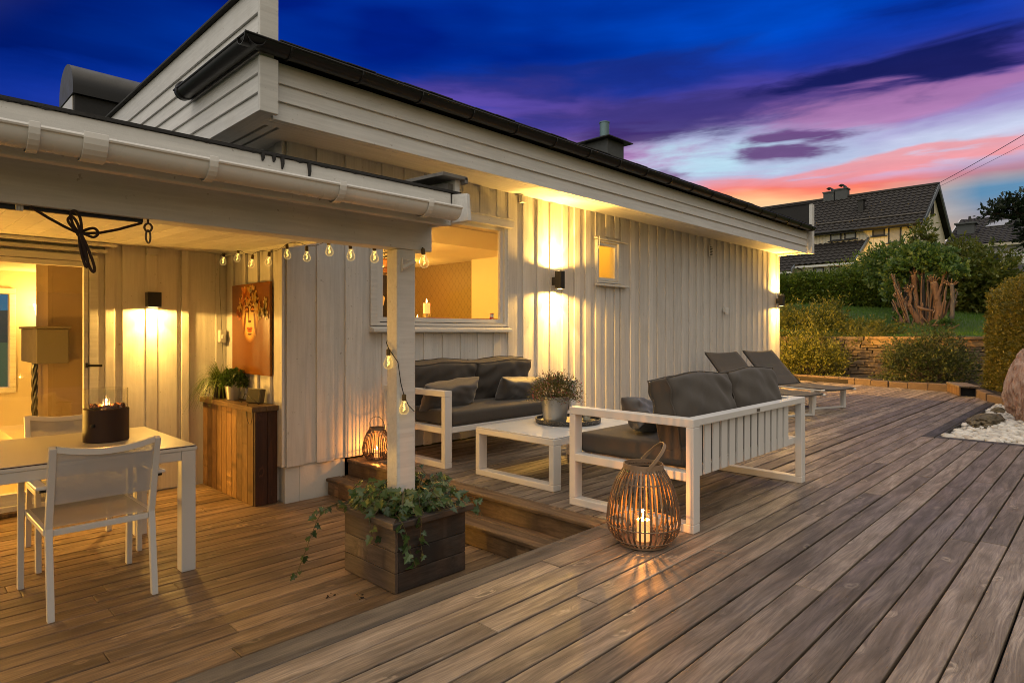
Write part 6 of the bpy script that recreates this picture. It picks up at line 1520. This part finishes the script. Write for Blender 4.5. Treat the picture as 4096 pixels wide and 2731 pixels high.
finish(t, t.mix(t.m('MULTIPLY', gr, .5), t.mix(t.noise(co, 1.2, 4), (.36, .34, .33, 1), (.42, .40, .39, 1)), (.15, .14, .13, 1)), .7, 0, gr, .4, .02); GRY = mt
TILE = plain('dark_roof_tile', (.019, .016, .015), .75, 0, .4, 3, .3, 20)
FRB = plain('dark_window_frame', (.015, .014, .014), .5); WG = None
mt, t = material('far_window_glass'); p = finish(t, (.03, .035, .04, 1), .05); p.inputs['Specular IOR Level'].default_value = 1.0; p.inputs['Coat Weight'].default_value = .6; WG = mt
def blindmat(nm, c):
    mt, t = material(nm); co = t.n('ShaderNodeTexCoord').outputs['Object']; s3 = t.n('ShaderNodeSeparateXYZ', Vector=co)
    f_ = t.m('FRACT', t.m('MULTIPLY', s3.outputs[2], 14.)); finish(t, t.mix(t.rng(f_, .0, .3), c4([x * .55 for x in c]), c4(c)), .5); return mt
BLIND = blindmat('pale_blind', (.42, .41, .40)); BLIND2 = blindmat('grey_blind', (.16, .15, .14)); PALEGL = plain('sky_glass', (.36, .37, .37), .12, 0, .1, 3, 0)
def tiles(O, U, Vv, nu, nv, name, parent, mat=None):
    """tiled roof plane: origin at the eave corner, U along the eave, V up the slope; pantile waves and stepped courses"""
    O, U, Vv = Vector(O), Vector(U), Vector(Vv); N = U.cross(Vv).normalized()
    if N.z < 0: N = -N
    mu, mv = nu * 4, nv * 2; mb = MB()
    def fn(a, b):
        i = a * nu; j = b * nv; jj = math.floor(j - 1e-6) if b > 0 else 0
        w = .035 * math.cos(i * 6.2832) + .05 * (1 - (j - jj))
        return O + U * a + Vv * b + N * (w + .05)
    V_ = []; 
    rows = []
    for j in range(nv): rows += [(j + .001) / nv, (j + .999) / nv]
    base = 0
    for b in rows:
        for a in range(mu + 1): mb.v.append(tuple(fn(a / mu, b)))
    for r_ in range(len(rows) - 1):
        for a in range(mu): q = r_ * (mu + 1) + a; mb.face((q, q + 1, q + mu + 2, q + mu + 1))
    o = obj(name, mb, mat or TILE, parent, fixn=False)
    return o
def hwin(par, x, y0, y1, z0, z1, glass, fr=.07, sill=True, axis='X'):
    if y1 < y0: y0, y1 = y1, y0
    mb = MB()
    def B(a, b, c, d_, p0, p1): mb.box(x + p0, x + p1, a, b, c, d_) if axis == 'X' else mb.box(a, b, x + p0, x + p1, c, d_)
    B(y0, y1, z0, z0 + fr, -.06, .0); B(y0, y1, z1 - fr, z1, -.06, .0); B(y0, y0 + fr, z0 + fr, z1 - fr, -.061, .0); B(y1 - fr, y1, z0 + fr, z1 - fr, -.061, .0)
    if sill: B(y0 - .12, y1 + .12, z0 - .05, z0 - .002, -.14, .0)
    f_ = obj('window', mb, FRB, par)
    mb = MB(); B(y0 + fr, y1 - fr, z0 + fr, z1 - fr, -.025, -.006); obj('pane', mb, glass, f_); return f_
N1 = thing('neighbour_house', 'cream boarded house with steep dark tiled roof and two hooded chimneys above the hedge', 'house', (46, 16, 3.4))
mb = MB(); mb.box(42.2, 50.0, 8.4, 26, 2.5, 7.5); mb.prism([(42.2, 7.5), (50.0, 7.5), (46.1, 10.15)], 'Y', 8.4, 26); obj('wall', mb, CRM, N1)
tiles((41.75, 8.05, 7.33), (0, 18, 0), (4.36, 0, 2.92), 56, 13, 'roof', N1); tiles((50.45, 8.05, 7.33), (0, 18, 0), (-4.36, 0, 2.92), 20, 5, 'roof', N1)
mb = MB(); mb.box(41.74, 41.85, 8.05, 26, 7.26, 7.42); mb.tube([(41.68, 8.05, 7.40), (41.68, 26, 7.40)], .09, 8); obj('gutter', mb, FRB, N1)
BRG = plain('blue_grey_barge', (.10, .12, .14), .5)
mb = MB()
for s_ in (-1, 1): mb.prism([(46.1, 10.36), (46.1 + s_ * 4.45, 7.36), (46.1 + s_ * 4.45, 7.10), (46.1, 10.06)], 'Y', 8.0, 8.09)
obj('barge_board', mb, BRG, N1)
tiles_ridge = MB(); tiles_ridge.tube([(46.1, 8.02, 10.32), (46.1, 26, 10.32)], .13, 8); obj('ridge_tiles', tiles_ridge, TILE, N1)
for a, b, c, d_, g_ in ((12.458, 13.116, 6.88, 7.43, PALEGL), (11.632, 12.291, 6.90, 7.43, PALEGL), (10.064, 10.736, 6.91, 7.44, BLIND2), (9.223, 9.898, 6.43, 7.45, BLIND)): hwin(N1, 42.2, a, b, c, d_, g_)
hwin(N1, 8.4, 45.65, 46.35, 8.5, 9.22, WG, axis='Y')
mb = MB(); mb.tube([(41.75, 8.85, 7.33), (41.95, 8.8, 7.2), (42.1, 8.55, 7.1), (42.1, 8.52, 6.9), (42.12, 8.52, 2.6)], .05, 8); obj('downpipe', mb, FRB, N1)
mb = MB(); mb.prism([(8.0, 0)] and [(43.0, 6.0), (46.0, 5.0), (46.0, 4.9), (43.0, 5.9)], 'Y', 8.33, 8.4); obj('stair_trim', mb, FRB, N1)
for a, b in ((14.02, 14.69), (13.2, 13.95)):
    mb = MB(); mb.box(45.8, 46.4, a, b, 9.8, 10.78 + (.1 if a < 14 else 0)); mb.box(45.75, 46.45, a - .05, b + .05, 10.72 + (.1 if a < 14 else 0), 10.80 + (.1 if a < 14 else 0)); c_ = obj('chimney', mb, SLATEG, N1)
    mb = MB(); ym = (a + b) / 2; zt = 10.80 + (.1 if a < 14 else 0); n = 14
    arc = [(ym - .02 + math.cos(q) * .24, zt + .02 + math.sin(q) * .28) for q in np.linspace(.7, 3.1, n)]; mb.prism(arc + [(ym + .02 + math.cos(q) * .17, zt + .02 + math.sin(q) * .20) for q in np.linspace(3.1, .9, n)], 'X', 45.85, 46.35); obj('cowl', mb, FRB, c_)
mb = MB(); mb.box(43.9, 44.3, 11.7, 12.0, 8.4, 9.55); mb.box(43.8, 44.4, 11.62, 12.08, 9.55, 9.62); mb.prism([(43.4, 8.3), (44.6, 8.3), (44.2, 8.75), (43.8, 8.75)], 'Y', 11.5, 12.2); obj('roof_vent', mb, FRB, N1)
mb = MB(); mb.tube([(42.75, 8.1, 8.12), (42.75, 26, 8.12)], .05, 6); obj('snow_rail', mb, plain('snow_rail', (.1, .09, .08), .5, .5), N1)
# lower wing with its own tiled roof
mb = MB(); mb.box(40.0, 42.19, 11.2, 20, 2.5, 5.25); mb.prism([(40.0, 5.25), (42.19, 5.25), (42.19, 6.55)], 'Y', 11.2, 20); obj('wing_wall', mb, CRM, N1)
tiles((39.65, 11.0, 5.22), (0, 3.4, 0), (2.55, 0, 1.52), 10, 7, 'wing_roof', N1); tiles((39.3, 14.45, 4.85), (0, 6, 0), (2.9, 0, 1.72), 18, 8, 'wing_roof', N1)
mb = MB(); mb.prism([(39.55, 5.15), (42.2, 6.72), (42.2, 6.92), (39.55, 5.36)], 'Y', 10.9, 11.0); mb.prism([(39.2, 4.8), (42.2, 6.55), (42.2, 6.8), (39.2, 5.02)], 'Y', 14.36, 14.44); obj('barge_board', mb, BRG, N1)
mb = MB(); mb.box(39.62, 39.7, 11.0, 14.36, 5.08, 5.2); mb.box(39.22, 39.3, 14.4, 20, 4.75, 4.86); obj('eaves_board', mb, ALU, N1)
for a, b, c, d_ in ((12.78, 13.40, 4.5, 5.06), (11.9, 12.45, 4.5, 5.06)): hwin(N1, 40.0, a, b, c, d_, PALEGL)
hwin(N1, 40.0, 14.55, 15.0, 4.25, 4.83, PALEGL); mb = MB(); mb.tube([(39.55, 14.2, 5.1), (39.8, 14.0, 4.95), (39.95, 13.95, 4.6), (39.95, 13.95, 3)], .05, 8); obj('downpipe', mb, FRB, N1)
ly = thing('porch_lantern', 'bright yellow lit lamp on the neighbour house above the hedge', 'lamp', (39.8, 10.9, 5.1))
mb = MB(); mb.blob((39.8, 10.72, 5.12), .085, 2, 0); obj('lamp_globe', mb, emit('neighbour_lamp', (1, .62, .16), 14), ly, smooth=True); mb = MB(); mb.box(39.8, 39.83, 10.70, 10.74, 5.2, 5.25); mb.tube([(39.8, 10.72, 5.22), (40.0, 11.19, 5.22)], .02, 6); obj('lamp_arm', mb, FRB, ly)
point('neighbour_lamp_light', (39.72, 10.55, 5.06), 150, (1, .52, .06), .05)
tree('garden_shrub', 'shrub glowing yellow beside the lit lamp of the cream house', (37.8, 10.15, 4.4), (.7, 1.2, .7), 420, 5, .4, .16, VINE, 82, .06, 3.5, cat='bush')
# second house farther right
N2 = thing('grey_house', 'grey boarded house with low dark roof behind the cypress on the right', 'house', (75, 8, 5))
mb = MB(); mb.box(67.7, 84, -14, 11, 3, 8.9); mb.prism([(67.7, 8.9), (84, 8.9), (75.8, 12.2)], 'Y', -14, 11); obj('wall', mb, GRY, N2)
tiles((67.3, -14.5, 8.82), (0, 25.9, 0), (8.6, 0, 3.5), 60, 16, 'roof', N2); tiles((84.4, -14.5, 8.82), (0, 25.9, 0), (-8.6, 0, 3.5), 20, 5, 'roof', N2)
mb = MB(); mb.box(67.25, 67.36, -14.5, 11.4, 8.55, 8.8); obj('eaves_board', mb, plain('cream_trim', (.5, .45, .36), .6), N2)
mb = MB(); mb.prism([(67.2, 8.6), (75.9, 12.15), (75.9, 12.45), (67.2, 8.95)], 'Y', 11.4, 11.5); obj('barge_board', mb, ALU, N2)
mb = MB(); mb.box(70.5, 71.6, 9.6, 10.9, 10.2, 11.15); mb.box(70.3, 71.8, 9.4, 11.1, 11.15, 11.3); c_ = obj('chimney', mb, SLATEG, N2); mb = MB(); mb.lathe([(.16, 11.3), (.1, 11.9)], (71, 10.0, 0), 10); obj('pot', mb, FRB, c_)
mb = MB()
for a, b, c in ((9.0, 7.6, .45), (8.5, 7.2, .62)): mb.prism([(70.4 + c * 4, 10.22 + c * 1.63), (71.4 + c * 4, 10.63 + c * 1.63), (71.4 + c * 4, 10.66 + c * 1.63), (70.4 + c * 4, 10.25 + c * 1.63)], 'Y', b, a)
obj('skylight', mb, PALEGL, N2)
for a, b, c, d_, g_ in ((7.35, 8.35, 7.2, 8.05, WG), (6.1, 7.0, 7.0, 7.9, PALEGL), (5.0, 5.9, 7.0, 7.9, PALEGL)):
    f_ = hwin(N2, 67.7, a, b, c, d_, g_, .1); f_.data.materials[0] = ALU
# fence, wires
fn_ = thing('picket_fence', 'cream board fence seen between the clipped hedge and the grey house', 'fence', (30.5, 1.5, 2.2))
for i in range(6):
    a = -.8 + i * .9; mb = MB()
    for k in range(7): mb.box(30.9 - i * .1, 30.93 - i * .1, a + k * .13, a + k * .13 + .11, 2.3, 3.28 + .02 * (k % 3))
    obj('fence_boards', mb, plain('cream_fence', (.52, .45, .28), .7, 0, .2, 5) if i == 0 else bpy.data.materials['cream_fence'], fn_)
mb = MB(); mb.box(31.6, 36, -2, 3.4, 2.0, 2.6); mb.prism([(31.3, 3.25), (33.6, 3.25), (33.6, 3.95)], 'Y', -2, 3.6); tag(obj('garden_shed', mb, TILE), 'dark low shed roof behind the cream fence', 'shed')
for i, (p0, p1, lab) in enumerate((((46.1, 8.2, 10.3), (34.0, 2.2, 10.0), 'upper dark power line running from the cream house roof to the right edge'), ((46.1, 8.2, 10.1), (34.0, 2.2, 9.55), 'lower thin power line just under the upper one at the right edge'))):
    mb = MB(); a, b = Vector(p0), Vector(p1); b = b + (b - a) * .6; mb.tube([a.lerp(b, q) + Vector((0, 0, -.5 * q * (1 - q))) for q in np.linspace(0, 1, 24)], .016 - .007 * i, 5); tag(obj('power_line', mb, BLK), lab, 'power line', 'power lines from the cream house')
